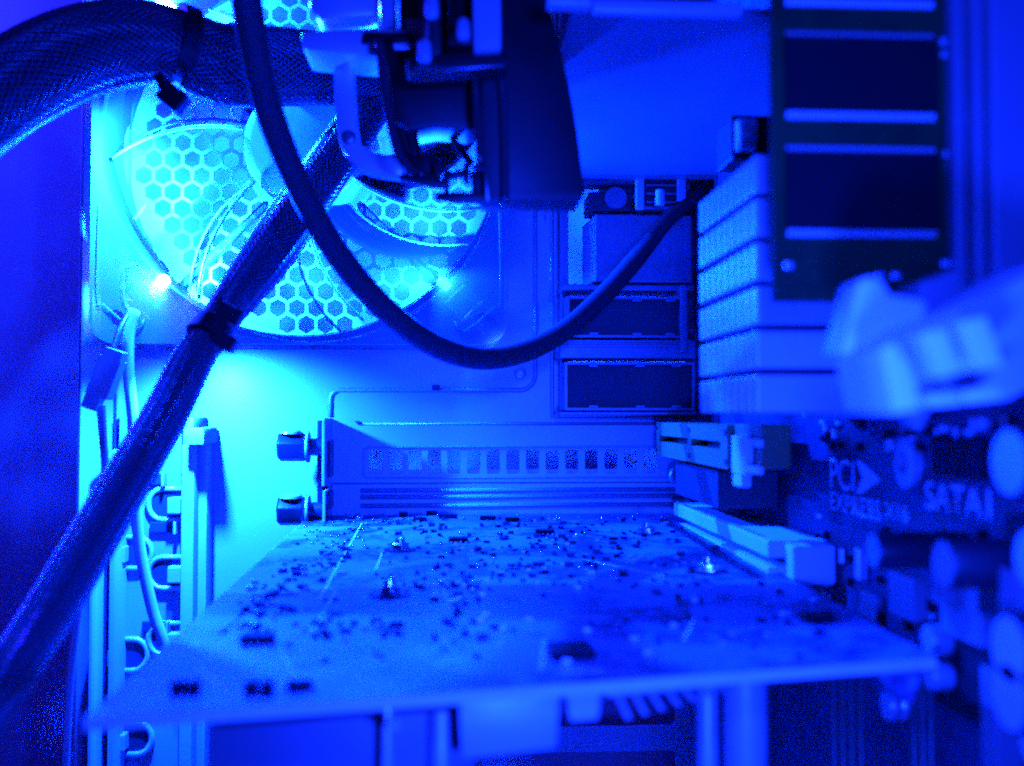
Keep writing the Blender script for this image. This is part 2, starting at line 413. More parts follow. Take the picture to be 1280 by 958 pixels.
# ================================================================== ventilated slot cover
zc = at(600, 523, YW).z
cov = thing('slot_cover', 'ventilated metal slot cover with a row of small rectangular windows', 'slot cover', (10, 318, zc - 20))
xl = at(416, 560, YW).x
zb = at(600, 602, YW).z
wz1 = at(600, 562, YW).z; wz0 = at(600, 592, YW).z
win = []
for k in range(15):
    cx = at(470 + 24.4*k, 577, YW).x; win.append(rrect(cx - 2.1, wz0, cx + 2.1, wz1, 0.7, 3))
rx0 = at(455, 577, YW).x; rz1 = at(600, 558.5, YW).z; rz0 = at(600, 597, YW).z
out_ = [(xl, zb), (xl, zc), (at(440, 523, YW).x, zc), (at(450, 532, YW).x, at(450, 532, YW).z), (75, at(450, 532, YW).z), (75, zb)]
part('front_plate', MB().plate(out_, [rrect(rx0, rz0, 73, rz1, 1.6, 4)], YW - 2.6, 0.9), 'steel', cov)
part('window_strip', MB().plate(rrect(rx0 - 0.6, rz0 - 0.6, 73.6, rz1 + 0.6, 1.6, 4), win, YW - 1.65, 0.8), 'steel', cov)
part('recess_rim', MB().tube([(x, YW - 2.65, z) for x, z in rrect(rx0, rz0, 73, rz1, 1.6, 4)] + [(73, YW - 2.65, rz1 - 1.6)], 0.3, 6, caps=False), 'steel', cov, smooth='all')
part('end_tab', MB().box((xl - 0.9, 300, zb), (xl - 0.02, YW - 1.6, zc)), 'steel', cov, bevel=0.2)

# ================================================================== slot screws
def slot_screw(py, label):
    c = at(367, py, 306)
    t = thing('slot_screw', label, 'screw', (c.x, c.y, c.z - 5), 'screws at the slot bracket ends')
    part('head', MB().lathe((c.x - 4.6, c.y, c.z), (1, 0, 0), [(0, 3.6), (0.5, 4.6), (7.6, 4.6), (8.3, 4.0)], 6), 'black', t, bevel=0.5, smooth=True)
    part('cap', MB().lathe((c.x - 0.6, c.y - 1.0, c.z + 4.0), (0, 0, 1), [(0, 3.4), (0.7, 3.2), (1.3, 2.0), (1.6, 0.5)], 20), 'bright', t, smooth=True)
    part('washer_or_shadow_disc', MB().lathe((c.x + 3.9, c.y, c.z), (1, 0, 0), [(0, 4.7), (0.8, 4.7)], 24), 'bright', t, bevel=0.15, smooth=True)
    part('shaft', MB().lathe((c.x + 4.6, c.y, c.z), (1, 0, 0), [(0, 2.6), (5.5, 2.6)], 16), 'black', t, smooth=True)
slot_screw(559, 'stubby black screw beside the ventilated slot cover')
slot_screw(639, 'stubby black screw level with the circuit card, under another screw')

# ================================================================== clear LED fan
fan = thing('case_fan', 'clear plastic cooling fan with glowing blue lights on the rear panel', 'fan', (fc.x, 318, fc.z - 60))
y0, y1 = 293.0, 318.8
def flange(y, t): return MB().plate(rrect(fc.x - 60, fc.z - 60, fc.x + 60, fc.z + 60, 7, 6),
        [circle2(fc.x, fc.z, 57.5, 64)] + [circle2(fc.x + sx*52.5, fc.z + sz*52.5, 2.2, 16) for sx in (-1, 1) for sz in (-1, 1)], y, t)
part('flange', flange(y0, 2.6), 'clear', fan, smooth=True)
part('flange', flange(y1 - 2.6, 2.6), 'clear', fan, smooth=True)
d = MB(); n = 72; vs = []; fs = []
for k in range(n):
    a = 2*math.pi*k/n
    for r, y in ((57.6, y0 + 2.6), (57.6, y1 - 2.6), (59.4, y1 - 2.6), (59.4, y0 + 2.6)): vs.append((fc.x + r*math.cos(a), y, fc.z + r*math.sin(a)))
for k in range(n):
    for q in range(4): fs.append((k*4 + q, k*4 + (q+1) % 4, ((k+1) % n)*4 + (q+1) % 4, ((k+1) % n)*4 + q))
d.add(vs, fs); part('duct_ring', d, 'clear', fan, smooth=True)
for sx in (-1, 1):
    for sz in (-1, 1):
        c = (fc.x + sx*52.5, y0 + 2.7, fc.z + sz*52.5)
        p_ = part('screw_post', MB().lathe(c, (0, 1, 0), [(0, 3.9), (20.2, 3.9)], 20), 'clear', fan, smooth=True)
        part('mounting_screw', MB().lathe((c[0], y1 - 3.2, c[2]), (0, -1, 0), [(0, 3.2), (1.0, 3.0), (1.5, 2.0), (1.5, 0.9), (0.9, 0.8)], 18), 'bright', p_, smooth=True)
        # corner gusset rib
        q = [(fc.x + sx*a, y0 - 0.05, fc.z + sz*b) for a, b in ((57.5, 20), (57.8, 47), (56, 49), (47, 56.3), (44.5, 53))]
        part('gusset', MB().tube([Vector(v) for v in spline(q, 2)], 0.45, 6), 'clear', fan, smooth='all')
# motor hub and struts at the panel side
part('motor_hub', MB().lathe((fc.x, y1 - 0.2, fc.z), (0, -1, 0), [(0, 21), (2.4, 21), (3.0, 20)], 48), 'frost', fan, smooth=True)
for a in (-45, 45, 135, 225):
    dx, dz = math.cos(R(a)), math.sin(R(a))
    part('strut', MB().tube([(fc.x + dx*20, y1 - 2, fc.z + dz*20), (fc.x + dx*57, y1 - 2, fc.z + dz*57)], 1.4, 8), 'clear', fan, smooth='all')
rotor = part('rotor_hub', MB().lathe((fc.x, y1 - 3.6, fc.z), (0, -1, 0), [(0, 18.5), (15, 18.5), (16.5, 17.5), (17.2, 15.5), (17.3, 0.1)], 48), 'frost', fan, smooth=True)
for k in range(7):
    b = MB(); n1, n2 = 9, 9; g = []
    base = 2*math.pi*k/7 + 0.25
    for side in (0, 1):
        for i in range(n1):
            r = 18.2 + (55.6 - 18.2)*i/(n1-1)
            for j in range(n2):
                u = j/(n2-1); sp = 0.62 + 0.12*i/(n1-1)
                a = base + sp*u + 0.30*(i/(n1-1))**1.4
                y = y0 + 4 + 16.5*(u**0.9) - 2.0*math.sin(math.pi*u) + side*0.9
                g.append((fc.x + r*math.cos(a), y, fc.z + r*math.sin(a)))
    f = []; N = n1*n2
    for i in range(n1-1):
        for j in range(n2-1):
            q = i*n2 + j; f += [(q, q+1, q+n2+1, q+n2), (q+N+n2, q+N+n2+1, q+N+1, q+N)]
    rim = [i for i in range(n2)] + [i*n2 + n2-1 for i in range(1, n1)] + [(n1-1)*n2 + j for j in range(n2-2, -1, -1)] + [i*n2 for i in range(n1-2, 0, -1)]
    for i in range(len(rim)): q0, q1 = rim[i], rim[(i+1) % len(rim)]; f.append((q0, q1, q1+N, q0+N))
    b.add(g, f); bl = part('blade', b, 'clear_blade', fan, smooth=True)
    part('blade_glow_rim', MB().tube([Vector(g[i*n2]) for i in range(n1)], 0.55, 6), 'edge', bl, smooth='all')  # milky rims added along the blade to imitate its edge glow
    part('blade_glow_rim', MB().tube([Vector(g[i*n2 + n2 - 1]) for i in range(n1)], 0.45, 6), 'edge', bl, smooth='all')
LEDS = []
for sx, sz in ((-1, -1), (1, -1), (-1, 1), (1, 1)):
    c = Vector((fc.x + sx*42.3, 300.0, fc.z + sz*42.3)); dr = Vector((-sx, -0.25, -sz)).normalized()
    o = part('led_bulb', MB().lathe(c - dr*3, dr, [(0, 2.9), (0.8, 2.9), (0.85, 2.4), (4.5, 2.4), (6.0, 1.8), (6.8, 0.6)], 16), 'clear', fan, smooth=True)
    part('led_die', MB().lathe(c - dr*0.5, dr, [(0, 1.3), (2.6, 1.6), (3.6, 0.9)], 12), 'led' if (sx, sz) != (1, -1) else 'led_dim', o)
    hb = c - dr*6.5
    part('led_holder', MB().obox(hb, (dr, dr.cross(Vector((0, 1, 0))), dr.cross(dr.cross(Vector((0, 1, 0))))), (4.0, 4.2, 4.0)), 'clear', o, bevel=0.6)
    LEDS.append((sx, sz, c + dr*5))
def spot_beam(loc, dirn, power, cone, blend=0.6):
    d = bpy.data.lights.new('fan_led_or_fill_beam', 'SPOT'); d.energy = power; d.color = BLUE; d.spot_size = R(cone); d.spot_blend = blend; d.shadow_soft_size = 0.002
    o = bpy.data.objects.new('fan_led_or_fill_beam', d); col.objects.link(o); o.location = (loc[0]*S, loc[1]*S, (loc[2] + HZ)*S)
    o.rotation_euler = Vector(dirn).to_track_quat('-Z', 'Y').to_euler()
# every LED: a weak all-round glow and a strong beam across the fan; two beams added off the LEDs brighten wall and corner post
for (sx, sz, p), glow, beam in zip(LEDS, (5.5, 2.0, 5.5, 0.4), (32.0, 9.0, 32.0, 0.8)):
    point_light('fan_led_light', (p.x, p.y - 3, p.z), glow, 2.0)
    spot_beam((p.x, p.y - 3, p.z), (-sx, 0.45, -sz), beam, 150)
q = LEDS[0][2]; spot_beam((q.x + 6, 284, 16), (0.12, 0.42, -1), 26.0, 150, 0.9)  # added beam below the frame, brightens the wall under the fan
q = LEDS[2][2]; spot_beam((q.x - 6, 280, q.z - 45), (-0.6, 0.8, -0.5), 48.0, 140)  # added beam in front of the frame, brightens the corner post

# ================================================================== motherboard
mb_ = thing('motherboard', 'upright dark motherboard with slots, heatsink and rear ports', 'motherboard', (XB, 190, -160))
part('board', MB().box((XB, 20, -165), (XB + 1.6, 317.5, 165)), 'pcb_board', mb_)
# northbridge heatsink: grid of square fins on a base
hs_x = 47.5; Yn = 156.0; Yf = 194.0; zb = at(950, 520, Yn).z; zt = at(945, 188, Yn).z
heat = part('heatsink_base', MB().box((XB - 9, Yn - 1, zb - 0.4), (XB - 2, Yf + 1, zt + 0.4)), 'alu', mb_, bevel=0.5)
nr, nc = 6, 9
fz = (zt - zb)/nr; fy = (Yf - Yn)/nc
fin = MB().box((-(XB - 9 - hs_x)/2, -fy*0.37, -fz*0.43), ((XB - 9 - hs_x)/2, fy*0.37, fz*0.43)).mesh('fin', bevel=0.35); fin.materials.append(M['alu'])
for i in range(nr):
    for j in range(nc):
        place('fin', fin, heat, ((hs_x + XB - 9)/2, Yn + fy*(j + 0.5), zb + fz*(i + 0.5)))
# graphics slot (long white) and short yellow slot
zs1, zs0 = -26.2, -35.2
s16 = part('graphics_slot', MB().box((64.6, 206, zs1 - 3.6), (XB - 0.05, 296, zs1)), 'white', mb_, bevel=0.4)
part('slot_half', MB().box((64.6, 206, zs0), (XB - 0.05, 296, zs0 + 3.6)), 'white', s16, bevel=0.4)
part('slot_floor', MB().box((71.5, 206.6, zs0 + 3.65), (XB - 0.1, 295.5, zs1 - 3.65)), 'void', s16)
part('slot_latch', MB().box((68.0, 200.5, zs0 + 0.5), (XB - 0.1, 205.9, zs1 - 0.4)), 'white', s16, bevel=0.6)
pin = MB().box((-0.35, -0.32, -0.25), (0.35, 0.32, 0.25)).mesh('contact_pin'); pin.materials.append(M['gold'])
for k in range(44):
    place('contact_pin', pin, s16, (65.4, 212 + k*1.9, zs1 + 0.2))
def pq(px, py, Y): v = at(px, py, Y); return v
# short slot: yellowish housing, far end thinner in view
Ya, Yb = 298.0, 219.0
za1 = at(820, 528, Ya).z; za0 = at(820, 569, Ya).z
xs = at(820, 540, Ya).x
short = part('short_slot', MB().plate([(-Yb, za0), (-Yb, za1), (-Ya, za1), (-Ya, za0)],
        [[(-Yb - 6, za0 + 4.2), (-Yb - 34, za0 + 4.2), (-Yb - 34, za0 + 6.0), (-Yb - 6, za0 + 6.0)],
         [(-Yb - 38, za0 + 4.2), (-Yb - 74, za0 + 4.2), (-Yb - 74, za0 + 6.0), (-Yb - 38, za0 + 6.0)]], 0, 12), 'ivory', mb_)
for v in short.data.vertices:     # plate was made in x-z: turn it to face away from the board
    c = v.co + ORG[short]*S
    v.co = Vector((c.y + xs*S, -c.x, c.z)) - ORG[short]*S
bmx = bmesh.new(); bmx.from_mesh(short.data); bmesh.ops.recalc_face_normals(bmx, faces=bmx.faces); bmx.to_mesh(short.data); bmx.free()
part('slot_core', MB().box((xs + 4, Yb + 3, za0 + 1), (xs + 11, Ya - 3, za1 - 1)), 'void', short)
part('slot_stop', MB().box((xs + 1.5, 200, za0 + 1.2), (67.8, Yb - 0.1, za1 + 0.3)), 'ivory', short, bevel=0.5)
for yy in (Yb + 1.2, Yb + 36, Ya - 1.4):
    for zz in (za0 + 1.6, za1 - 1.6):
        part('peg', MB().box((xs - 0.25, yy - 0.9, zz - 0.6), (xs + 0.5, yy + 0.9, zz + 0.6)), 'void', short)
zl = at(950, 597, 205).z
lt = part('slot_lever', MB().box((xs - 0.5, 204, za0 - 0.5), (xs + 1.4, 214, za1 - 2.2)), 'white', mb_, bevel=0.4)
part('lever_hook', MB().box((xs - 0.3, 207.5, za0 - 3.2), (xs + 2.0, 214, za0 - 0.4)), 'white', lt, bevel=0.5)
part('lever_arm', MB().box((xs - 0.2, 196.5, za1 - 4.2), (xs + 1.2, 204.1, za1 - 2.6)), 'white', lt, bevel=0.3)
part('lever_arm', MB().box((xs - 0.2, 196.5, za0 + 0.2), (xs + 1.2, 204.1, za0 + 1.8)), 'white', lt, bevel=0.3)
# dark block standing in for the shade under the short slot
part('under_slot_shade', MB().box((62, 236, -22.5), (XB - 0.1, 282, za0 - 1.2)), 'void', mb_, bevel=0.5)
for px in (843, 853):
    c = at(px, 595, 300)
    part('ferrite_ring', MB().lathe((c.x, c.y, c.z), (0.6, -0.8, 0), [(0, 1.2), (0, 2.6), (0.9, 2.6), (0.9, 1.2)], 20), 'bright', mb_, smooth=True)
# memory slots
for k, (yy, m_) in enumerate(((141.0, 'plate'), (131.0, 'plate'), (151.0, 'plate'))):
    s = part('memory_slot', MB().box((70.5, yy + 0.9, 14), (XB - 0.05, yy + 3.6, 160)), m_, mb_, bevel=0.4)
    part('slot_side', MB().box((70.5, yy - 3.6, 14), (XB - 0.05, yy - 0.9, 160)), m_, s, bevel=0.4)
# rear ports
def socket(xa, xb, ya, yb, za, zb_, name='port_shell', label=None, lip=0.7, tabs=True):
    """open-backed sheet metal port box, dark inside, with small spring tabs round the mouth"""
    o = part(name, MB().plate([(xa, za), (xb, za), (xb, zb_), (xa, zb_)], [[(xa + lip, za + lip), (xb - lip, za + lip), (xb - lip, zb_ - lip), (xa + lip, zb_ - lip)]], ya, yb - ya), 'shell', mb_, label)
    part('insert', MB().box((xa + lip + 0.02, ya + 2.0, za + lip + 0.02), (xb - lip - 0.02, yb - 0.5, zb_ - lip - 0.02)), 'void', o)
    if tabs:
        for fx in (0.22, 0.58, 0.86):
            for zz in (za + lip, zb_ - lip - 0.8):
                xx = xa + (xb - xa)*fx
                part('spring_tab', MB().box((xx - 1.4, ya - 0.25, zz), (xx + 1.4, ya + 1.6, zz + 0.85)), 'shell', o, bevel=0.2)
    return o
YP = 300.0
def zpx(y, Y=YP): return at(760, y, Y).z
def xpx(x, Y=YP): return at(x, 450, Y).x
socket(xpx(706), 72, YP, 318, zpx(513), zpx(453))
socket(xpx(709), 70, YP, 318, zpx(422), zpx(371))
box3 = part('port_block', MB().box((xpx(745), YP + 2, zpx(352)), (72, 318, zpx(266))), 'shell', mb_, 'dull metal block of the topmost stacked rear port', bevel=0.4)
part('shield_flap', MB().hexa([(xpx(733), 309, zpx(354)), (xpx(746), YP + 0.5, zpx(350)), (xpx(746) + 0.4, YP + 0.8, zpx(350)), (xpx(733) + 0.4, 309.4, zpx(354)),
      (xpx(733), 309, zpx(277)), (xpx(746), YP + 0.5, zpx(268)), (xpx(746) + 0.4, YP + 0.8, zpx(268)), (xpx(733) + 0.4, 309.4, zpx(277))]), 'bright', box3)
frm = part('port_frame', MB().box((xpx(704), YP + 3, zpx(362)), (73, 318, zpx(354))), 'shell', mb_, bevel=0.4)
part('upright', MB().box((xpx(850), YP - 1, zpx(441)), (xpx(859), 318, zpx(356))), 'shell', frm, bevel=0.4)
part('crossbar', MB().box((xpx(700), YP + 2, zpx(448)), (73, 318, zpx(425))), 'shell', frm, bevel=0.3)
for k, yy in enumerate((425, 431)):
    part('crossbar', MB().box((xpx(702), YP + 0.5, zpx(yy + 3)), (71, YP + 2.2, zpx(yy))), 'shell', frm, bevel=0.15)
part('crossbar', MB().box((xpx(700), YP + 1, zpx(519)), (73, 318, zpx(515))), 'shell', frm, bevel=0.2)
shield = part('port_shield', MB().plate(rrect(IO[0] - 2, IO[1] - 1, 80, IO[3] + 2, 1, 2), [[(xpx(720), zpx(510)), (74, zpx(510)), (74, 120), (xpx(720), 120)]], YW + 1.1, 0.4), 'shell', mb_)
part('shield_fold', MB().box((32.6, 312, -0.6), (33.2, YW + 1, 150)), 'shell', shield)
# stacked small metal port with pins near the overhead plate
c0 = at(795, 265, 303); c1 = at(858, 208, 303)
stk = socket(c0.x, c1.x, 299, 316, c0.z, c1.z, 'pin_port', 'small metal port with rows of pins beside the cable end', 0.9, False)
for k in range(4):
    z = c0.z + 2 + k*2.6
    part('pin_row', MB().box((c0.x + 2.5, 299.4, z), (c1.x - 2.5, 301.5, z + 0.7)), 'shell', stk, bevel=0.15)
a_ = at(795, 262, 297); b_ = at(805, 210, 297)
part('side_wing', MB().box((a_.x, 296.5, a_.z), (b_.x, 298.9, b_.z)), 'bright', stk, bevel=0.4)
a_ = at(846, 252, 297); b_ = at(857, 207, 297)
part('side_wing', MB().box((a_.x, 296.5, a_.z), (b_.x, 298.9, b_.z)), 'bright', stk, bevel=0.4)
a_ = at(825, 247, 296)
part('lug', MB().lathe((a_.x, a_.y, a_.z - 2.5), (0, 0, 1), [(0, 1.2), (0.3, 1.5), (4.6, 1.4), (5.2, 0.6)], 14), 'gold', stk, smooth=True)
a_ = at(768, 250, 305)
part('jack_barrel', MB().lathe((a_.x, a_.y - 3, a_.z), (0, 1, 0), [(0, 2.2), (0, 3.4), (12, 3.4)], 18), 'shell', mb_, smooth=True)
part('jack_body', MB().box((at(735, 262, 306).x, 304, at(735, 266, 306).z), (at(790, 262, 306).x, 317, at(790, 242, 306).z)), 'void', mb_, bevel=0.8)
# lettering printed on the board
def print_text(txt, Y0, Y1, z0, z1, name='lettering', m='silk'):
    cu = bpy.data.curves.new(name, 'FONT'); cu.body = txt; cu.size = 1.0; cu.extrude = 0.0; cu.materials.append(M[m]); cu.fill_mode = 'FRONT'
    o = bpy.data.objects.new(name, cu); col.objects.link(o)
    bpy.context.view_layer.update()
    bb = [Vector(c) for c in o.bound_box]; x0 = min(c.x for c in bb); x1 = max(c.x for c in bb); b0 = min(c.y for c in bb); b1 = max(c.y for c in bb)
    sx = (Y0 - Y1)*S/(x1 - x0); sz = (z1 - z0)*S/(b1 - b0)
    rot = Matrix(((0, 0, -1), (-1, 0, 0), (0, 1, 0)))
    me = bpy.data.meshes.new_from_object(o); bpy.data.objects.remove(o); o = bpy.data.objects.new(name, me); col.objects.link(o)
    o.rotation_euler = rot.to_euler(); o.scale = (sx, sz, 1)
    loc = Vector((XB - 0.06, Y0, z0)) - ORG[mb_]
    o.parent = mb_; o.location = loc*S + rot @ Vector((-x0*sx, -b0*sz, 0)); ORG[o] = ORG[mb_]; return o
def yb(px): return atx(px, 600, XB).y
def zb2(px, py): return atx(px, py, XB).z
print_text('PCI', yb(1038), yb(1068), zb2(1050, 612), zb2(1050, 574))
aw = MB()
ax0, ax1 = yb(1071), yb(1101); zm = zb2(1085, 598); hh = 3.1
aw.prism([(XB - 0.02, ax0, zm + hh), (XB - 0.02, ax0 - 2, zm + hh), (XB - 0.02, ax1, zm), (XB - 0.02, ax0 - 2, zm - hh), (XB - 0.02, ax0, zm - hh), (XB - 0.02, ax1 + 8, zm)], (-0.06, 0, 0))
part('printed_arrow', aw, 'silk', mb_)
print_text('EXPRESS', yb(1038), yb(1100), zb2(1060, 642), zb2(1060, 619))
print_text('X16', yb(1106), yb(1135), zb2(1120, 650), zb2(1120, 630))
print_text('SATA1', yb(1157), yb(1238), zb2(1190, 642), zb2(1190, 606))
# sundry board parts
def cap(px, py, h, r, X=None, top='captop', sl='capsleeve', name='capacitor'):
    c = atx(px, py, XB - h if X is None else X)
    o = part(name, MB().lathe((XB - 0.1, c.y, c.z), (-1, 0, 0), [(0, r), (0.6, r), (1.0, r*0.93), (1.4, r), (h - 0.5, r), (h, r*0.93)], 24), sl, mb_, smooth=True)
    part('can_top', MB().lathe((XB - 0.1 - h, c.y, c.z), (-1, 0, 0), [(-0.3, r*0.88), (0.05, r*0.86)], 24), top, o, smooth=True)
    return o
cap(1262, 578, 9, 4.6); cap(1262, 812, 12, 4.4); cap(1262, 872, 12, 4.4); cap(1300, 925, 10, 4.4); cap(1290, 700, 10, 4.0)
cap(1092, 688, 13, 2.9, top='grey'); cap(1180, 705, 13, 3.3, top='grey'); cap(1160, 800, 5, 2.3, sl='captop'); cap(1162, 846, 5, 2.0, sl='captop')
cap(1108, 882, 3, 2.6, sl='captop')
c = atx(1132, 578, XB - 1.0)
part('mounting_hole_ring', MB().lathe((XB - 0.05, c.y, c.z), (-1, 0, 0), [(0, 2.2), (0, 4.4), (1.2, 4.4), (1.6, 3.6), (1.6, 2.0), (0, 1.9)], 28), 'captop', mb_, smooth=True)
c = at(935, 170, 190)
part('choke_ring', MB().lathe((c.x + 1, c.y, c.z), (-1, 0, 0), [(0, 1.6), (0, 3.2), (3.0, 3.2), (3.4, 2.8), (3.4, 1.4)], 24), 'captop', mb_, smooth=True)
part('choke_block', MB().box((c.x - 3, c.y + 1, c.z - 4.4), (XB - 0.1, c.y + 12, c.z + 4.4)), 'black', mb_, bevel=0.5)
for px, py, wy, wz, h, m_ in ((1195, 572, 16, 6, 1.6, 'chip'), (1200, 765, 12, 8, 4, 'grey'), (1125, 745, 9, 7, 3, 'grey'),
                              (1085, 765, 7, 7, 1.5, 'grey'), (1070, 705, 2, 6, 2, 'captop'), (1050, 695, 2, 3, 1, 'solder'), (1270, 665, 6, 4, 6, 'chip'),
                              (1270, 745, 8, 6, 8, 'grey'), (1170, 725, 4, 7, 6, 'grey'), (1238, 750, 7, 5, 6, 'chip'), (1210, 850, 20, 12, 2, 'chip'), (1235, 900, 4, 14, 4, 'grey')):
    c = atx(px, py, XB - h)
    part('board_chip', MB().box((XB - h, c.y - wy/2, c.z - wz/2), (XB - 0.05, c.y + wy/2, c.z + wz/2)), m_, mb_, bevel=0.3)
smd = MB().box((-0.5, -0.9, -0.5), (0.5, 0.9, 0.5)).mesh('board_resistor', bevel=0.12); smd.materials.append(M['captop'])
smd2 = MB().box((-0.5, -0.8, -0.6), (0.5, 0.8, 0.6)).mesh('board_resistor', bevel=0.12); smd2.materials.append(M['chip'])
for k in range(110):
    px = random.uniform(1010, 1270); py = random.choice([random.uniform(525, 560), random.uniform(640, 760), random.uniform(640, 830)])
    if 1025 < px < 1255 and 560 < py < 662: continue
    c = atx(px, py, XB - 0.5)
    place('board_resistor', random.choice((smd, smd2)), mb_, c, rot=(random.choice((0, R(90))), 0, 0))

# ================================================================== memory module
ram = thing('memory_module', 'green memory stick with long black chips and silver pin rows', 'memory module', (60, 141, 15))
YR = 141.0
xt = at(964, 200, YR).x; zr0 = at(1000, 378, YR).z
part('circuit_board', MB().box((xt, YR - 0.6, zr0), (74, YR + 0.6, zr0 + 133)), 'pcb_ram', ram)
cx0 = at(972, 200, YR).x; cx1 = at(1172, 200, YR).x
for (ya, yb_) in ((-241, -134), (-97, 10), (45, 150), (187, 296), (330, 372)):
    za = at(1050, yb_ - 6, YR).z; zb_ = at(1050, ya + 6, YR).z
    if ya == 330: continue
    ch = part('memory_chip', MB().box((cx0 + 0.8, YR - 1.75, za), (cx1 - 0.6, YR - 0.7, zb_)), 'chip', ram, bevel=0.15)
    for z, dz in ((za, -1), (zb_, 1)):
        pr = MB()
        for k in range(33):
            x = cx0 + 1.3 + (cx1 - cx0 - 2.4)*k/32
            pr.hexa([(x - 0.2, YR - 1.3, z), (x + 0.2, YR - 1.3, z), (x + 0.2, YR - 1.15, z), (x - 0.2, YR - 1.15, z),
                     (x - 0.2, YR - 0.85, z + dz*0.85), (x + 0.2, YR - 0.85, z + dz*0.85), (x + 0.2, YR - 0.68, z + dz*0.85), (x - 0.2, YR - 0.68, z + dz*0.85)])
        part('pin_row', pr, 'gold', ch, stuff=True)
for px, py in ((1180, 52), (1182, 68), (1185, 193), (1188, 207), (986, 332), (1182, 330), (1184, 345), (1100, 345), (1120, 345)):
    c = at(px, py, YR - 1)
    part('resistor', MB().box((c.x - 0.6, YR - 1.2, c.z - 0.5), (c.x + 0.6, YR - 0.62, c.z + 0.5)), 'captop', ram, bevel=0.15)

# ================================================================== graphics card
FL, FR, NR, NL = at(387, 645, 315), Vector((68, 315, -31.2)), at(1170, 822, 138), at(106, 898, 127)
card = thing('graphics_card', 'long circuit card lying flat, studded with tiny parts and four shiny screw nuts', 'graphics card', (0, 230, -60))
def cd(u, v, h=0.0):
    p = FL.lerp(FR, u).lerp(NL.lerp(NR, u), v); p.z += h; return p
def uv_at(px, py):
    u, v = 0.5, 0.5
    for _ in range(25):
        x, y = proj(cd(u, v)); e = 1e-3
        xu, yu = proj(cd(u + e, v)); xv, yv = proj(cd(u, v + e))
        a, b, c_, d_ = (xu - x)/e, (xv - x)/e, (yu - y)/e, (yv - y)/e
        det = a*d_ - b*c_
        du = ((px - x)*d_ - b*(py - y))/det; dv = (a*(py - y) - (px - x)*c_)/det
        u += max(-0.3, min(0.3, du)); v += max(-0.3, min(0.3, dv))
    return u, v
g = MB(); NU, NV = 14, 20
vs = [cd(i/NU, j/NV, h) for h in (0, -1.6) for j in range(NV+1) for i in range(NU+1)]
fs = []; N = (NU+1)*(NV+1)
for j in range(NV):
    for i in range(NU):
        q = j*(NU+1) + i; fs += [(q, q+1, q+NU+2, q+NU+1), (q+N+NU+1, q+N+NU+2, q+N+1, q+N)]
rim = list(range(NU+1)) + [j*(NU+1)+NU for j in range(1, NV+1)] + [NV*(NU+1)+i for i in range(NU-1, -1, -1)] + [j*(NU+1) for j in range(NV-1, 0, -1)]
for i in range(len(rim)): fs.append((rim[i], rim[(i+1) % len(rim)], rim[(i+1) % len(rim)]+N, rim[i]+N))
g.add(vs, fs)
board = part('circuit_board', g, 'pcb_card', card)
# raw pale fibreglass edge along the free sides
for a, b in (((0, 1), (1, 1)), ((0, 0.02), (0, 1))):
    A = cd(*a); B = cd(*b); n_ = Vector((0, -0.12, 0)) if a[1] == b[1] else Vector((-0.12, 0, 0))
    e_ = MB(); dz = Vector((0, 0, -1.55)); t_ = Vector((0, 0, -0.05))
    e_.hexa([A + dz, B + dz, B + dz + n_, A + dz + n_, A + t_, B + t_, B + t_ + n_, A + t_ + n_]); part('board_edge', e_, 'fibre', board, label='pale raw edge of the circuit card')
# rear bracket of the card
br_z1 = at(600, 604, YW).z
brk = part('bracket', MB().box((xl, YW - 2.6, br_z1 - 19.5), (74, YW - 1.7, br_z1)), 'steel', card, bevel=0.2)
for yy in (613, 621, 632):
    z = at(600, yy, YW - 3).z
    part('pressed_rib', MB().tube([(xl + 9, YW - 2.7, z), (72, YW - 2.7, z)], 0.8, 8), 'steel', brk, smooth='all')
part('bracket_lip', MB().box((xl - 0.9, 302, br_z1 - 19), (xl - 0.02, YW - 1.6, br_z1 - 1)), 'steel', brk, bevel=0.2)
# spring screw nuts
def nut(px, py, r):
    u, v = uv_at(px, py); p = cd(u, v)
    o = part('screw_nut', MB().lathe(p, (0, 0, 1), [(0, r*1.25), (0.5, r*1.25), (0.55, r), (1.6, r), (1.9, r*0.8)], 6), 'solder', card, smooth=True, bevel=0.12)
    part('washer_or_shadow_disc', MB().lathe(p + Vector((0, 0, 0.02)), (0, 0, 1), [(0, r*1.7), (0.3, r*1.7)], 20), 'black', o)  # black disc stands in for the dark shadow round the nut
    part('screw_tip', MB().lathe(p + Vector((0, 0, 1.9)), (0, 0, 1), [(0, r*0.55), (1.1, r*0.5), (1.4, r*0.3)], 12), 'solder', o, smooth=True)
nut(500, 688, 2.3); nut(487, 744, 2.3); nut(808, 667, 2.3); nut(885, 714, 2.3)
def onboard(name, px, py, w_, l_, h_, m_, bevel=0.1, parent=None):
    u, v = uv_at(px, py); p = cd(u, v)
    return part(name, MB().box((p.x - w_/2, p.y - l_/2, p.z + 0.02), (p.x + w_/2, p.y + l_/2, p.z + h_)), m_, parent or card, bevel=bevel)
onboard('controller_chip', 713, 818, 6.6, 7.5, 1.2, 'chip', 0.2)
onboard('controller_chip', 1020, 776, 5, 4, 1.2, 'chip', 0.2)
onboard('controller_chip', 735, 770, 8, 6, 0.5, 'pcb_card', 0.1)
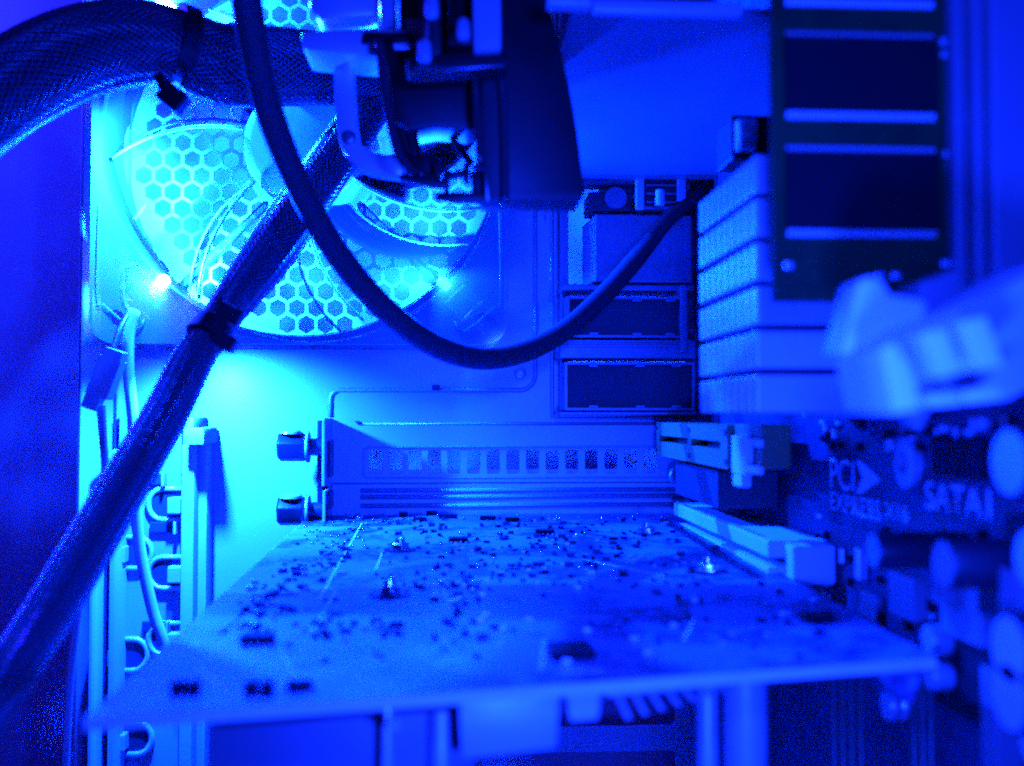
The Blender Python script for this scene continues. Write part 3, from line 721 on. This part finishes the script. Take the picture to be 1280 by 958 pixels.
for px, py in ((573, 678), (681, 668), (322, 803)):
    o = onboard('driver_chip', px, py, 5.0, 3.6, 1.3, 'chip', 0.15)
    u, v = uv_at(px, py); p = cd(u, v)
    for k in range(4):
        for s in (-1, 1):
            x = p.x - 1.9 + 1.27*k
            part('lead', MB().box((x - 0.22, p.y + s*1.8 - 0.05 if s > 0 else p.y - 2.9, p.z + 0.03), (x + 0.22, p.y + 2.9 if s > 0 else p.y - 1.75, p.z + 0.35)), 'gold', o)
for px in (230, 322): 
    for q in (-8, 12): onboard('tantalum_capacitor', px + q, 866, 1.6, 2.2, 1.5, 'chip', 0.2)
onboard('tantalum_capacitor', 375, 862, 3.4, 2, 1.2, 'chip', 0.2)
for px, py, w_ in ((525, 652, 5), (560, 648, 7), (610, 650, 6), (640, 652, 5), (690, 636, 5), (742, 636, 4), (540, 644, 4), (595, 642, 4), (505, 646, 3)):
    onboard('driver_chip', px, py, w_*0.8, 2.0, 1.2, 'chip', 0.15)
r1 = MB().box((-0.8, -0.45, 0), (0.8, 0.45, 0.6)).mesh('resistor', bevel=0.08); r1.materials.append(M['chip'])
r2 = MB().box((-0.95, -0.55, 0), (0.95, 0.55, 0.9)).mesh('ceramic_capacitor', bevel=0.1); r2.materials.append(M['capsleeve'])
r3 = MB().box((-0.7, -0.5, 0), (0.7, 0.5, 0.7)).mesh('ceramic_capacitor', bevel=0.1); r3.materials.append(M['captop'])
def scatter(n, x0, y0_, x1, y1_, tilt=0.0, kinds=(r1, r1, r2, r3)):
    for k in range(n):
        t = random.random(); s = random.random()
        px = x0 + (x1 - x0)*t + tilt*(s - 0.5); py = y0_ + (y1_ - y0_)*s
        u, v = uv_at(px, py)
        if not (0.02 < u < 0.97 and 0.01 < v < 0.98): continue
        me = random.choice(kinds); place(me.name.split('.')[0], me, card, cd(u, v, 0.02), rot=(0, 0, random.choice((0, R(90)))))
scatter(55, 590, 672, 780, 722); scatter(22, 780, 660, 950, 700)
def diag(n):
    for k in range(n):
        t = random.random(); s = random.gauss(0, 1)
        px = 300 + 130*t + s*14; py = 775 - 95*t + s*9
        u, v = uv_at(px, py)
        if 0.02 < u < 0.97 and 0.01 < v < 0.98: me = random.choice((r1, r2, r2, r3)); place(me.name.split('.')[0], me, card, cd(u, v, 0.02), rot=(0, 0, random.choice((0, R(90)))))
diag(45)
scatter(14, 390, 778, 500, 800); scatter(12, 520, 770, 660, 800); scatter(26, 430, 640, 840, 664, kinds=(r1, r2, r3, r3)); scatter(10, 540, 730, 620, 770)
scatter(30, 470, 655, 800, 680, kinds=(r1, r2, r3)); scatter(20, 520, 690, 600, 760); scatter(12, 950, 730, 1060, 800); scatter(8, 800, 740, 870, 790)
# the tiniest parts, too small and many to pick apart
for nm, m_, cnt in (('tiny_parts', 'chip', 210), ('tiny_parts', 'captop', 120)):
    tp = MB()
    for k in range(cnt):
        z_ = random.random()
        if z_ < 0.55: px, py = random.uniform(470, 900), random.uniform(640, 735)
        elif z_ < 0.8: t_ = random.random(); px, py = 290 + 170*t_ + random.gauss(0, 16), 785 - 125*t_ + random.gauss(0, 12)
        else: px, py = random.uniform(330, 1000), random.uniform(720, 830)
        u, v = uv_at(px, py)
        if not (0.02 < u < 0.9 and 0.01 < v < 0.98): continue
        p = cd(u, v, 0.02); a_, b_ = random.choice(((0.55, 0.28), (0.28, 0.55), (0.4, 0.22)))
        tp.box((p.x - a_, p.y - b_, p.z), (p.x + a_, p.y + b_, p.z + 0.45))
    part(nm, tp, m_, card, stuff=True)
# solder points along the far edge and over the memory area
sp = MB()
for k in range(170):
    if k < 90: px, py = random.uniform(420, 840), random.uniform(632, 652)
    elif k < 130: px, py = random.uniform(380, 460), random.uniform(650, 690)
    else: px, py = random.uniform(540, 800), random.uniform(655, 730)
    u, v = uv_at(px, py)
    if 0.01 < u < 0.98 and 0.005 < v < 0.99: sp.lathe(cd(u, v, 0.01), (0, 0, 1), [(0, 0.45), (0.35, 0.32), (0.9 if k < 60 else 0.4, 0.12)], 7)
part('solder_points', sp, 'solder', card, smooth='all', stuff=True)
# row of pads over the slot contacts
sp = MB()
for k in range(40):
    p = cd(0.945, 0.1 + 0.54*k/39, 0.02); sp.box((p.x - 1.3, p.y - 0.6, p.z), (p.x + 1.3, p.y + 0.6, p.z + 0.25))
part('contact_pads', sp, 'capsleeve', card, stuff=True)
# printed outlines
def seg(a, b, w_=0.35):
    A = cd(*uv_at(*a), 0.03); B = cd(*uv_at(*b), 0.03); d_ = (B - A).normalized(); s_ = Vector((-d_.y, d_.x, 0))*w_/2
    part('printed_line', MB().prism([A - s_, A + s_, B + s_, B - s_], (0, 0, 0.05)), 'silk', card)
for a, b in (((400, 748), (452, 655)), ((452, 655), (520, 648)), ((470, 712), (478, 690)), ((455, 715), (470, 712)), ((560, 760), (555, 735)), ((700, 840), (755, 838)),
             ((855, 800), (870, 770)), ((390, 790), (420, 740)), ((730, 700), (830, 720)), ((620, 655), (720, 652)), ((680, 800), (676, 838)), ((245, 835), (280, 862)), ((350, 815), (385, 870))):
    seg(a, b)
# cooler under the card: shroud, fins, heat pipes
sh = part('cooler_shroud', MB().hexa([cd(0.10, 0.93, -45), cd(0.43, 0.93, -45), cd(0.43, 0.45, -40), cd(0.10, 0.45, -40), cd(0.10, 0.93, -5.5), cd(0.43, 0.93, -5.5), cd(0.43, 0.45, -5.5), cd(0.10, 0.45, -5.5)]), 'plate', card, bevel=1.5, smooth=True)
part('shroud_gap_shade', MB().hexa([cd(0.12, 0.95, -5.4), cd(0.42, 0.95, -5.4), cd(0.42, 0.5, -5.4), cd(0.12, 0.5, -5.4), cd(0.12, 0.95, -1.7), cd(0.42, 0.95, -1.7), cd(0.42, 0.5, -1.7), cd(0.12, 0.5, -1.7)]), 'void', sh)  # dark filler stands in for the shade between card and shroud
blk = part('cooler_block', MB().hexa([cd(0.41, 0.985, -10), cd(0.525, 0.985, -9.5), cd(0.525, 0.80, -9.5), cd(0.41, 0.80, -10), cd(0.405, 0.985, -1.7), cd(0.53, 0.985, -1.7), cd(0.53, 0.80, -1.7), cd(0.405, 0.80, -1.7)]), 'alu', card, bevel=1.0, smooth=True)
part('block_foot', MB().hexa([cd(0.54, 0.985, -6), cd(0.575, 0.985, -6), cd(0.575, 0.85, -6), cd(0.54, 0.85, -6), cd(0.535, 0.985, -1.7), cd(0.58, 0.985, -1.7), cd(0.58, 0.85, -1.7), cd(0.535, 0.85, -1.7)]), 'alu', blk, bevel=0.4)
fb = part('cooler_fin_base', MB().hexa([cd(0.585, 0.985, -3.0), cd(0.73, 0.985, -2.6), cd(0.73, 0.7, -2.6), cd(0.585, 0.7, -3.0), cd(0.585, 0.985, -1.7), cd(0.74, 0.985, -1.7), cd(0.74, 0.7, -1.7), cd(0.585, 0.7, -1.7)]), 'alu', card, bevel=0.2)
for k in range(7):
    u = 0.595 + 0.021*k; dep = 5.6 - 0.45*k
    part('cooler_fin', MB().hexa([cd(u + 0.018, 0.97, -dep - 1.5), cd(u + 0.026, 0.97, -dep - 1.5), cd(u + 0.026, 0.70, -dep - 1.5), cd(u + 0.018, 0.70, -dep - 1.5), cd(u, 0.98, -2.9), cd(u + 0.008, 0.98, -2.9), cd(u + 0.008, 0.70, -2.9), cd(u, 0.70, -2.9)]), 'alu', fb)
for u, v, r, m_, l_ in ((0.745, 0.90, 1.6, 'alu', 26), (0.785, 0.93, 3.1, 'alu', 40), (0.32, 0.95, 0.8, 'bright', 14), (0.385, 0.94, 1.5, 'alu', 20), (0.355, 0.90, 3.2, 'panel', 40)):
    p = cd(u, v, -1.8)
    part('standing_post', MB().lathe(p, (0, 0, -1), [(0, r*0.8), (0.4, r), (l_, r)], 20), m_, card, smooth=True)
p = cd(0.332, 0.985, -4.4)
part('coated_pin', MB().lathe(p, (0, -1, 0), [(0, 0.7), (0.6, 0.9), (1.2, 0.5)], 12), 'bright', card, smooth=True)
p = cd(0.985, 0.985, -1.7)
part('card_hook', MB().hexa([p + Vector(q) for q in ((-3, 0, -4.5), (-0.5, 0, -5.5), (-0.5, 5, -5.5), (-3, 5, -4.5), (-6, 0, 0), (1, 0, 0), (1, 5, 0), (-6, 5, 0))]), 'pcb_card', card, bevel=0.3)

# ================================================================== ribbon cables plugged into the board below the card
for k, (xa_, xb_, Y_) in enumerate(((1036, 1092, 168), (1136, 1190, 160))):
    a_ = at(xa_, 830, Y_); b_ = at(xb_, 830, Y_); n_ = 4
    t = thing('ribbon_cable', ('flat grey ribbon cable hanging under the circuit card edge', 'flat grey ribbon cable hanging between circuit card and tall round cans')[k], 'cable', (a_.x, Y_, -120), None)
    for i in range(n_):
        x = a_.x + (b_.x - a_.x)*(i + 0.5)/n_*0.8; r = (b_.x - a_.x)/n_*0.2
        part('wire', MB().tube([(x, Y_, a_.z + 1.0), (x, Y_, -70), (x, Y_ + 4, -110), (x, Y_ + 14, -140)], r, 8), 'ribbon', t, smooth='all')

# ================================================================== overhead plate
A = at(690, 14, 173); 
plate_o = thing('overhead_plate', 'smooth flat metal plate above the ports, beside black cooler shroud', 'metal plate', (48, 240, A.z))
part('sheet', MB().box((20.0, 173, A.z + 0.02), (84, 312, A.z + 1.4)), 'plate', plate_o, bevel=0.3)
a_ = at(682, 10, 172); b_ = at(738, 10, 172); c_ = at(925, 10, 172)
part('front_lip', MB().box((a_.x, 169.5, A.z - 0.3), (b_.x, 172.9, A.z + 2.2)), 'steel', plate_o, bevel=0.5, smooth=True)
part('front_lip', MB().box((b_.x + 0.1, 170.2, A.z - 1.0), (c_.x, 172.8, A.z + 1.2)), 'steel', plate_o, bevel=0.5, smooth=True)
# down-turned flange with a long slot at the back
pts = [at(745, 243, 310), at(790, 181, 310), at(905, 192, 310), at(905, 243, 310)]
part('rear_flange', MB().prism([Vector((p.x, 311, p.z)) for p in pts], (0, 1.0, 0)), 'plate', plate_o)
pts = [at(793, 178, 309), at(905, 187, 309), at(905, 197, 309), at(797, 187, 309)]
part('flange_slot_shade', MB().prism([Vector((p.x, 310.2, p.z)) for p in pts], (0, 0.6, 0)), 'void', plate_o)  # dark strip stands in for the shaded slot

# ================================================================== CPU cooler
cool = thing('cpu_cooler', 'black processor cooler shroud with silver bent bracket and clips', 'cooler', (0, 240, 45))
def poly(pts, Y): return [at(x, y, Y) for x, y in pts]
def slab(name, pts, Y, depth, m, bevel=0.4, parent=cool, smooth=True, label=None):
    P = poly(pts, Y); mbx = MB(); mbx.prism(P, (0, depth, 0)); return part(name, mbx, m, parent, label, smooth=smooth, bevel=bevel)
# main shroud: shallow dark hood with a leaning side
prof = [(632, 250), (728, 250), (731, 238), (727, 205), (723, 172), (718, 140), (712, 108), (705, 76), (696, 40), (685, 0), (672, -60), (560, -60), (560, 60), (600, 66), (601, 250)]
slab('shroud', prof, 192, 12, 'black', 0.8)
b_ = at(692, 249, 195); part('rim_stud', MB().lathe(b_ - Vector((0, 0, 0.9)), (0, 0, 1), [(0, 1.0), (0.4, 1.2), (1.2, 1.2)], 14), 'black', cool, smooth=True)
def rod(name, pts, Y, r, m, parent=cool):
    P = spline([(*at(x, y, Y),) for x, y in pts], 2)
    return part(name, MB().tube(P, r, 12), m, parent, smooth='all')
rod('frame_post', [(594, 95), (597, 160), (600, 206)], 191, 0.7, 'gloss')
rod('frame_post', [(627, 95), (630, 160), (631, 256)], 191, 0.9, 'gloss')
rod('fan_ring', [(474, 50), (480, 105), (488, 150), (498, 190), (514, 212), (535, 222)], 196, 1.0, 'gloss')
rod('fan_ring', [(484, 50), (491, 105), (499, 150), (509, 186), (524, 206)], 204, 1.2, 'black')
slab('fan_motor', [(480, 60), (612, 60), (604, 150), (588, 162), (545, 158), (512, 164), (492, 150)], 200, 12, 'black', 1.0)
rod('fan_blade', [(512, 160), (516, 180), (520, 200)], 204, 1.4, 'black')
rod('fan_blade', [(560, 156), (570, 180), (590, 205)], 208, 0.8, 'black')
slab('clip_bar', [(497, 219), (502, 217), (560, 225), (560, 236), (540, 234), (500, 225)], 192, 2.5, 'black', 0.4)
slab('clip_bar', [(543, 243), (548, 240), (612, 240), (612, 252), (566, 253), (545, 249)], 190, 2.5, 'black', 0.4)
slab('clip_post', [(541, 200), (551, 198), (552, 236), (542, 236)], 194, 3, 'black', 0.4)
slab('clip_post', [(579, 203), (588, 200), (587, 229), (580, 229)], 195, 2, 'black', 0.3)
slab('clip_post', [(555, 210), (562, 210), (562, 244), (555, 244)], 196, 2, 'black', 0.3)
slab('clip_block', [(588, 213), (601, 212), (603, 250), (592, 250)], 193, 4, 'black', 0.4)
slab('clip_bar', [(553, 216), (585, 210), (585, 219), (553, 226)], 197, 2, 'black', 0.3)
slab('clip_cam', [(510, 214), (520, 198), (530, 190), (542, 192), (549, 202), (550, 220), (530, 224)], 198, 4, 'black', 0.5)
slab('led_blocker', [(500, -60), (640, -60), (640, 75), (500, 75)], 214, 3, 'black', 0.4)  # black slab added to hide the bright LED behind the cooler
slab('clip_frame', [(590, 205), (610, 207), (612, 252), (606, 252), (605, 213), (590, 211)], 189.5, 0.9, 'gloss', 0.2)
# upper deck, column and knobs nearer the camera
slab('deck', [(508, 72), (545, 66), (634, 64), (637, 82), (560, 88), (508, 90)], 182, 7, 'black', 0.7)
slab('deck_edge', [(520, 76), (555, 80), (632, 76), (632, 83), (556, 88), (520, 84)], 180.8, 1.0, 'gloss', 0.3)
slab('column', [(590, -60), (626, -60), (627, 62), (592, 64)], 180, 6, 'panel', 0.7)
slab('side_arm', [(530, -60), (551, -60), (552, 68), (536, 70)], 181, 6, 'black', 0.7)
for px, py in ((540, 5), (579, 33), (531, 60)):
    c = at(px, py, 178); part('knob', MB().lathe(c + Vector((0, 0, -2.5)), (0, 0, 1), [(0, 1.0), (0.6, 1.3), (3.2, 1.2), (4.0, 0.5)], 14), 'panel', cool, smooth=True)
slab('knob_base', [(562, 40), (592, 40), (592, 56), (558, 56)], 181, 4, 'black', 0.5)
# silver bracket
brk2 = slab('bracket_plate', [(374, 38), (415, 36), (470, 33), (520, 36), (532, 46), (515, 64), (470, 70), (418, 66), (378, 62)], 205, 14, 'bright', 1.2, label='silver metal bracket plate')
slab('bracket_fold', [(455, 40), (512, 41), (520, 48), (500, 52), (452, 54)], 203.4, 1.5, 'black', 0.3, parent=brk2)
slab('bracket_block', [(388, -50), (470, -50), (472, 20), (400, 26), (384, 10)], 207, 16, 'bright', 2.0, parent=brk2)
slab('bracket_block', [(474, -50), (492, -50), (494, 34), (476, 36)], 205, 8, 'panel', 0.8, parent=brk2)
slab('bracket_lug', [(505, 22), (530, 24), (538, 40), (528, 62), (514, 60), (524, 42)], 203, 6, 'bright', 0.8, parent=brk2)
pth = [(429, 60), (430, 110), (434, 160), (440, 184), (456, 199), (478, 205), (505, 208)]
bar = MB(); P = [Vector(p) for p in spline([(*at(x, y, 214),) for x, y in pth], 2)]
fr_ = frames(P); vs = []; fs = []
for i, p in enumerate(P):
    t_ = fr_[i][0]; n_ = Vector((0, 1, 0)); s_ = t_.cross(n_).normalized()
    for a, b in ((-2.1, 0), (2.1, 0), (2.1, 6), (-2.1, 6)): vs.append(p + s_*a + n_*b)
for i in range(len(P) - 1):
    for k in range(4): fs.append((i*4 + k, i*4 + (k+1) % 4, (i+1)*4 + (k+1) % 4, (i+1)*4 + k))
fs += [(3, 2, 1, 0), tuple(len(P)*4 - 4 + k for k in range(4))]
bar.add(vs, fs); bb_ = part('bent_bar', bar, 'bright', cool, bevel=0.5, smooth=True)
c = at(436, 172, 213.8); part('bar_screw', MB().lathe(c, (0, -1, 0), [(0, 1.6), (0.5, 1.5), (0.8, 1.1), (0.8, 0.5), (0.4, 0.4)], 16), 'shell', bb_, smooth=True)

# ================================================================== cables
def braided(name, label, ctrl, cell=18, fil=0.24):
    """ctrl: (px, py, Y, radius px)"""
    P4 = spline([(*at(x, y, Y), r * Y / F) for x, y, Y, r in ctrl], 1.5)
    path = [Vector(p[:3]) for p in P4]; rad = [p[3] for p in P4]
    t = thing(name, label, 'cable', tuple(path[-1]))
    # wires inside the sleeve
    fr = frames(path)
    for k in range(7):
        ph = 2*math.pi*k/7
        wp = []
        for i in range(0, len(path), 3):
            s = ph + i*0.012; rr = rad[i]*0.5
            wp.append(path[i] + (fr[i][1]*math.cos(s) + fr[i][2]*math.sin(s))*rr)
        part('wire', MB().tube(wp, [rad[min(i*3, len(rad)-1)]*0.36 for i in range(len(wp))], 8), 'core', t, smooth='all')
    b = MB(); twist = [0.0]
    for i in range(1, len(path)): twist.append(twist[-1] + 0.62*(path[i] - path[i-1]).length/rad[i])
    for dirn in (-1, 1):
        for k in range(cell):
            for off in (-0.013, 0.013):
                pts = []
                for i in range(len(path)):
                    th = 2*math.pi*(k/cell) + off*6 + dirn*twist[i]
                    rr = rad[i] + 0.16*dirn*math.sin(cell*0.5*(th + 0.3))
                    pts.append(path[i] + (fr[i][1]*math.cos(th) + fr[i][2]*math.sin(th))*rr)
                b.tube(pts, fil, 4, caps=False)
    part('braided_sleeve', b, 'braid', t, smooth='all', stuff=True)
    return t, path, rad
dc = [(470, 120, 258, 26), (430, 180, 255, 27), (385, 245, 248, 29), (335, 318, 240, 30), (295, 372, 233, 25), (268, 408, 229, 20), (240, 452, 224, 24), (207, 518, 215, 26), (152, 612, 200, 28), (80, 735, 182, 29), (10, 848, 168, 29), (-70, 970, 158, 30)]
braided('sleeved_cable', 'black braided cable running diagonally, cinched once by a tie', dc)
tc_ = [(-60, 165, 205, 52), (20, 105, 212, 54), (100, 66, 220, 53), (170, 54, 226, 50), (225, 62, 230, 45), (280, 82, 236, 48), (350, 84, 244, 46), (420, 88, 252, 42), (500, 92, 258, 38)]
braided('sleeved_cable', 'thick black braided cable bundle arching across the top of the fan', tc_, 22, 0.30)
def tie(center, tangent, r, label, tabs):
    t = thing('cable_tie', label, 'cable tie', tuple(center))
    part('band', MB().lathe(center - tangent*2.0, tangent, [(0, r), (0.1, r + 0.9), (3.9, r + 0.9), (4.0, r)], 32), 'black', t, smooth=True)
    for px, py, Y, dx, dy, l_, w_ in tabs:
        c = at(px, py, Y); e = (at(px + dx, py + dy, Y) - c).normalized(); n_ = Vector((0, 1, 0)); s_ = e.cross(n_)
        part('tie_tab', MB().obox(c, (e, s_, n_), (l_, w_, 2.0)), 'black', t, bevel=0.5)
c = at(262, 415, 227); tg = (at(245, 445, 224) - at(285, 388, 231)).normalized()
tie(c, tg, 3.9, 'black cable tie with two square tabs on the diagonal cable', ((289, 392, 226, 10, 6, 2.9, 1.7), (281, 425, 225, 10, 7, 2.9, 1.7)))
c = at(226, 58, 230); tg = (at(245, 66, 232) - at(205, 52, 228)).normalized()
tie(c, tg, 8.4, 'black cable tie with a dangling buckle on the thick arching cable', ((217, 123, 222, 5, 4, 2.9, 2.3), (205, 108, 223, 6, 14, 2.6, 1.0), (232, 104, 224, 6, -14, 1.6, 0.5)))
# smooth round cable looping to the ports
cc = [(303, -60, 168), (308, 0, 176), (320, 70, 184), (340, 150, 194), (375, 235, 205), (425, 322, 216), (490, 395, 226), (556, 438, 236), (622, 448, 248), (690, 424, 264), (748, 376, 280), (800, 318, 292), (838, 272, 297), (864, 252, 298)]
rc = thing('round_cable', 'smooth black round cable hanging in a loop to the rear ports', 'cable', tuple(at(622, 448, 248)))
P = [Vector(p) for p in spline([(*at(*q),) for q in cc], 2)]
part('jacket', MB().tube(P, [2.75 if i < len(P)*0.86 else 2.75 - 0.5*min(1, (i - len(P)*0.86)/6) for i in range(len(P))], 18), 'cable', rc, smooth='all')
e = P[-1]; dr = (P[-1] - P[-4]).normalized()
part('plug', MB().lathe(e - dr*1, dr, [(0, 2.3), (1.5, 3.2), (6, 3.4), (9, 3.4)], 16), 'black', rc, smooth=True)
# small white wire plug with leads
c = at(133, 472, 262); e = (at(120, 505, 262) - at(145, 440, 262)).normalized(); n_ = Vector((0, 1, 0)); s_ = e.cross(n_)
wc = thing('wire_plug', 'small white two-wire plug hanging beside the corner post', 'plug', tuple(c + e*8))
pb = part('plug_body', MB().obox(c + s_*0.0, (e, s_, n_), (5.2, 2.9, 2.6)), 'white', wc, bevel=0.4)
part('plug_collar', MB().obox(c - e*6.3, (e, s_, n_), (1.2, 2.4, 2.2)), 'white', pb, bevel=0.3)
part('plug_nose', MB().obox(c + e*7.0 + s_*(0.9 if s_.x < 0 else -0.9), (e, s_, n_), (1.9, 2.0, 2.0)), 'white', pb, bevel=0.3)
for k, o_ in enumerate((0, 2.2)):
    P = [Vector(p) for p in spline([(*at(124 + o_*2, 508, 262),), (*at(127 + o_*1.5, 545, 260),), (*at(130 + o_, 590, 258),), (*at(122 + o_, 630, 256),), (*at(108 + o_*2, 665, 255),), (*at(98 + o_*2, 740, 254),), (*at(86 + o_, 860, 252),), (*at(80 + o_, 980, 252),)], 2)]
    part('wire', MB().tube(P, 0.75, 8), 'white', wc, smooth='all')
P = [Vector(p) for p in spline([(*at(140, 442, 262),), (*at(150, 410, 270),), (*at(158, 395, 280),)], 2)]
part('wire', MB().tube(P, 0.8, 8), 'core', wc, smooth='all')
# white flat lead from the fan, passing behind the diagonal cable
fl = MB(); P = [Vector(p) for p in spline([(*at(168, 388, 284),), (*at(161, 420, 282),), (*at(161, 470, 280),), (*at(166, 520, 279),), (*at(168, 600, 279),), (*at(174, 680, 280),), (*at(190, 760, 281),), (*at(206, 810, 282),), (*at(222, 900, 284),)], 2)]
fl.tube(P, 1.75, 10, sq=0.6)
solo('flat_lead', fl, 'white', 'flat white lead dropping from the fan behind the diagonal cable', 'cable', smooth='all')
# clear loop of the fan lead
lp = MB(); P = [Vector(p) for p in spline([(*at(x, y, 288),) for x, y in ((170, 330), (158, 335), (153, 360), (157, 385), (165, 392), (158, 410), (152, 425), (158, 440), (168, 432))], 2)]
lp.tube(P, 0.9, 8); solo('wire_loop', lp, 'clear', 'curled clear wire loop at the fan corner beside the corner post', 'wire', smooth='all')

# ================================================================== white power plug in front of the memory
pl = thing('power_plug', 'chunky white ribbed power plug in front of the heatsink', 'plug', tuple(at(1190, 520, 98)))
def face(pts): return [at(*q) for q in pts]
F_ = face(((1116, 448, 104), (1262, 494, 112), (1330, 470, 116), (1330, 322, 114), (1200, 386, 108), (1158, 402, 105)))
F_ = face(((1118, 514, 107), (1160, 510, 108), (1262, 500, 112), (1330, 462, 118), (1330, 318, 112), (1240, 370, 108), (1160, 402, 103), (1106, 440, 101)))
body = part('plug_body', MB().prism(F_, (0, 14, 0)), 'white', pl, bevel=0.5, smooth=True)
slab('latch_pad', [(1152, 416), (1184, 409), (1204, 466), (1172, 473)], 99.5, 6, 'white', 0.35, parent=body)
slab('latch_pad', [(1198, 402), (1233, 395), (1256, 458), (1222, 464)], 100.5, 7, 'white', 0.35, parent=body)
slab('lower_rib', [(1158, 494), (1200, 492), (1202, 505), (1162, 508)], 101.5, 7, 'white', 0.3, parent=body)
slab('lower_rib', [(1205, 489), (1250, 485), (1252, 499), (1208, 504)], 102.5, 8, 'white', 0.3, parent=body)
slab('end_face', [(1101, 436), (1116, 426), (1141, 458), (1151, 512), (1118, 517)], 98, 8, 'white', 0.4, parent=body)
w_ = slab('release_lever', [(1050, 444), (1066, 380), (1074, 350), (1090, 345), (1106, 352), (1112, 368), (1160, 376), (1150, 430), (1102, 442)], 112, 6, 'white', 0.7, parent=pl)
slab('lever_heel', [(1148, 352), (1176, 345), (1184, 338), (1202, 338), (1206, 368), (1190, 392), (1150, 384)], 120, 6, 'grey', 0.7, parent=pl)
slab('guide_pin', [(1138, 512), (1160, 512), (1154, 534), (1144, 534)], 104, 3, 'grey', 0.3, parent=pl)
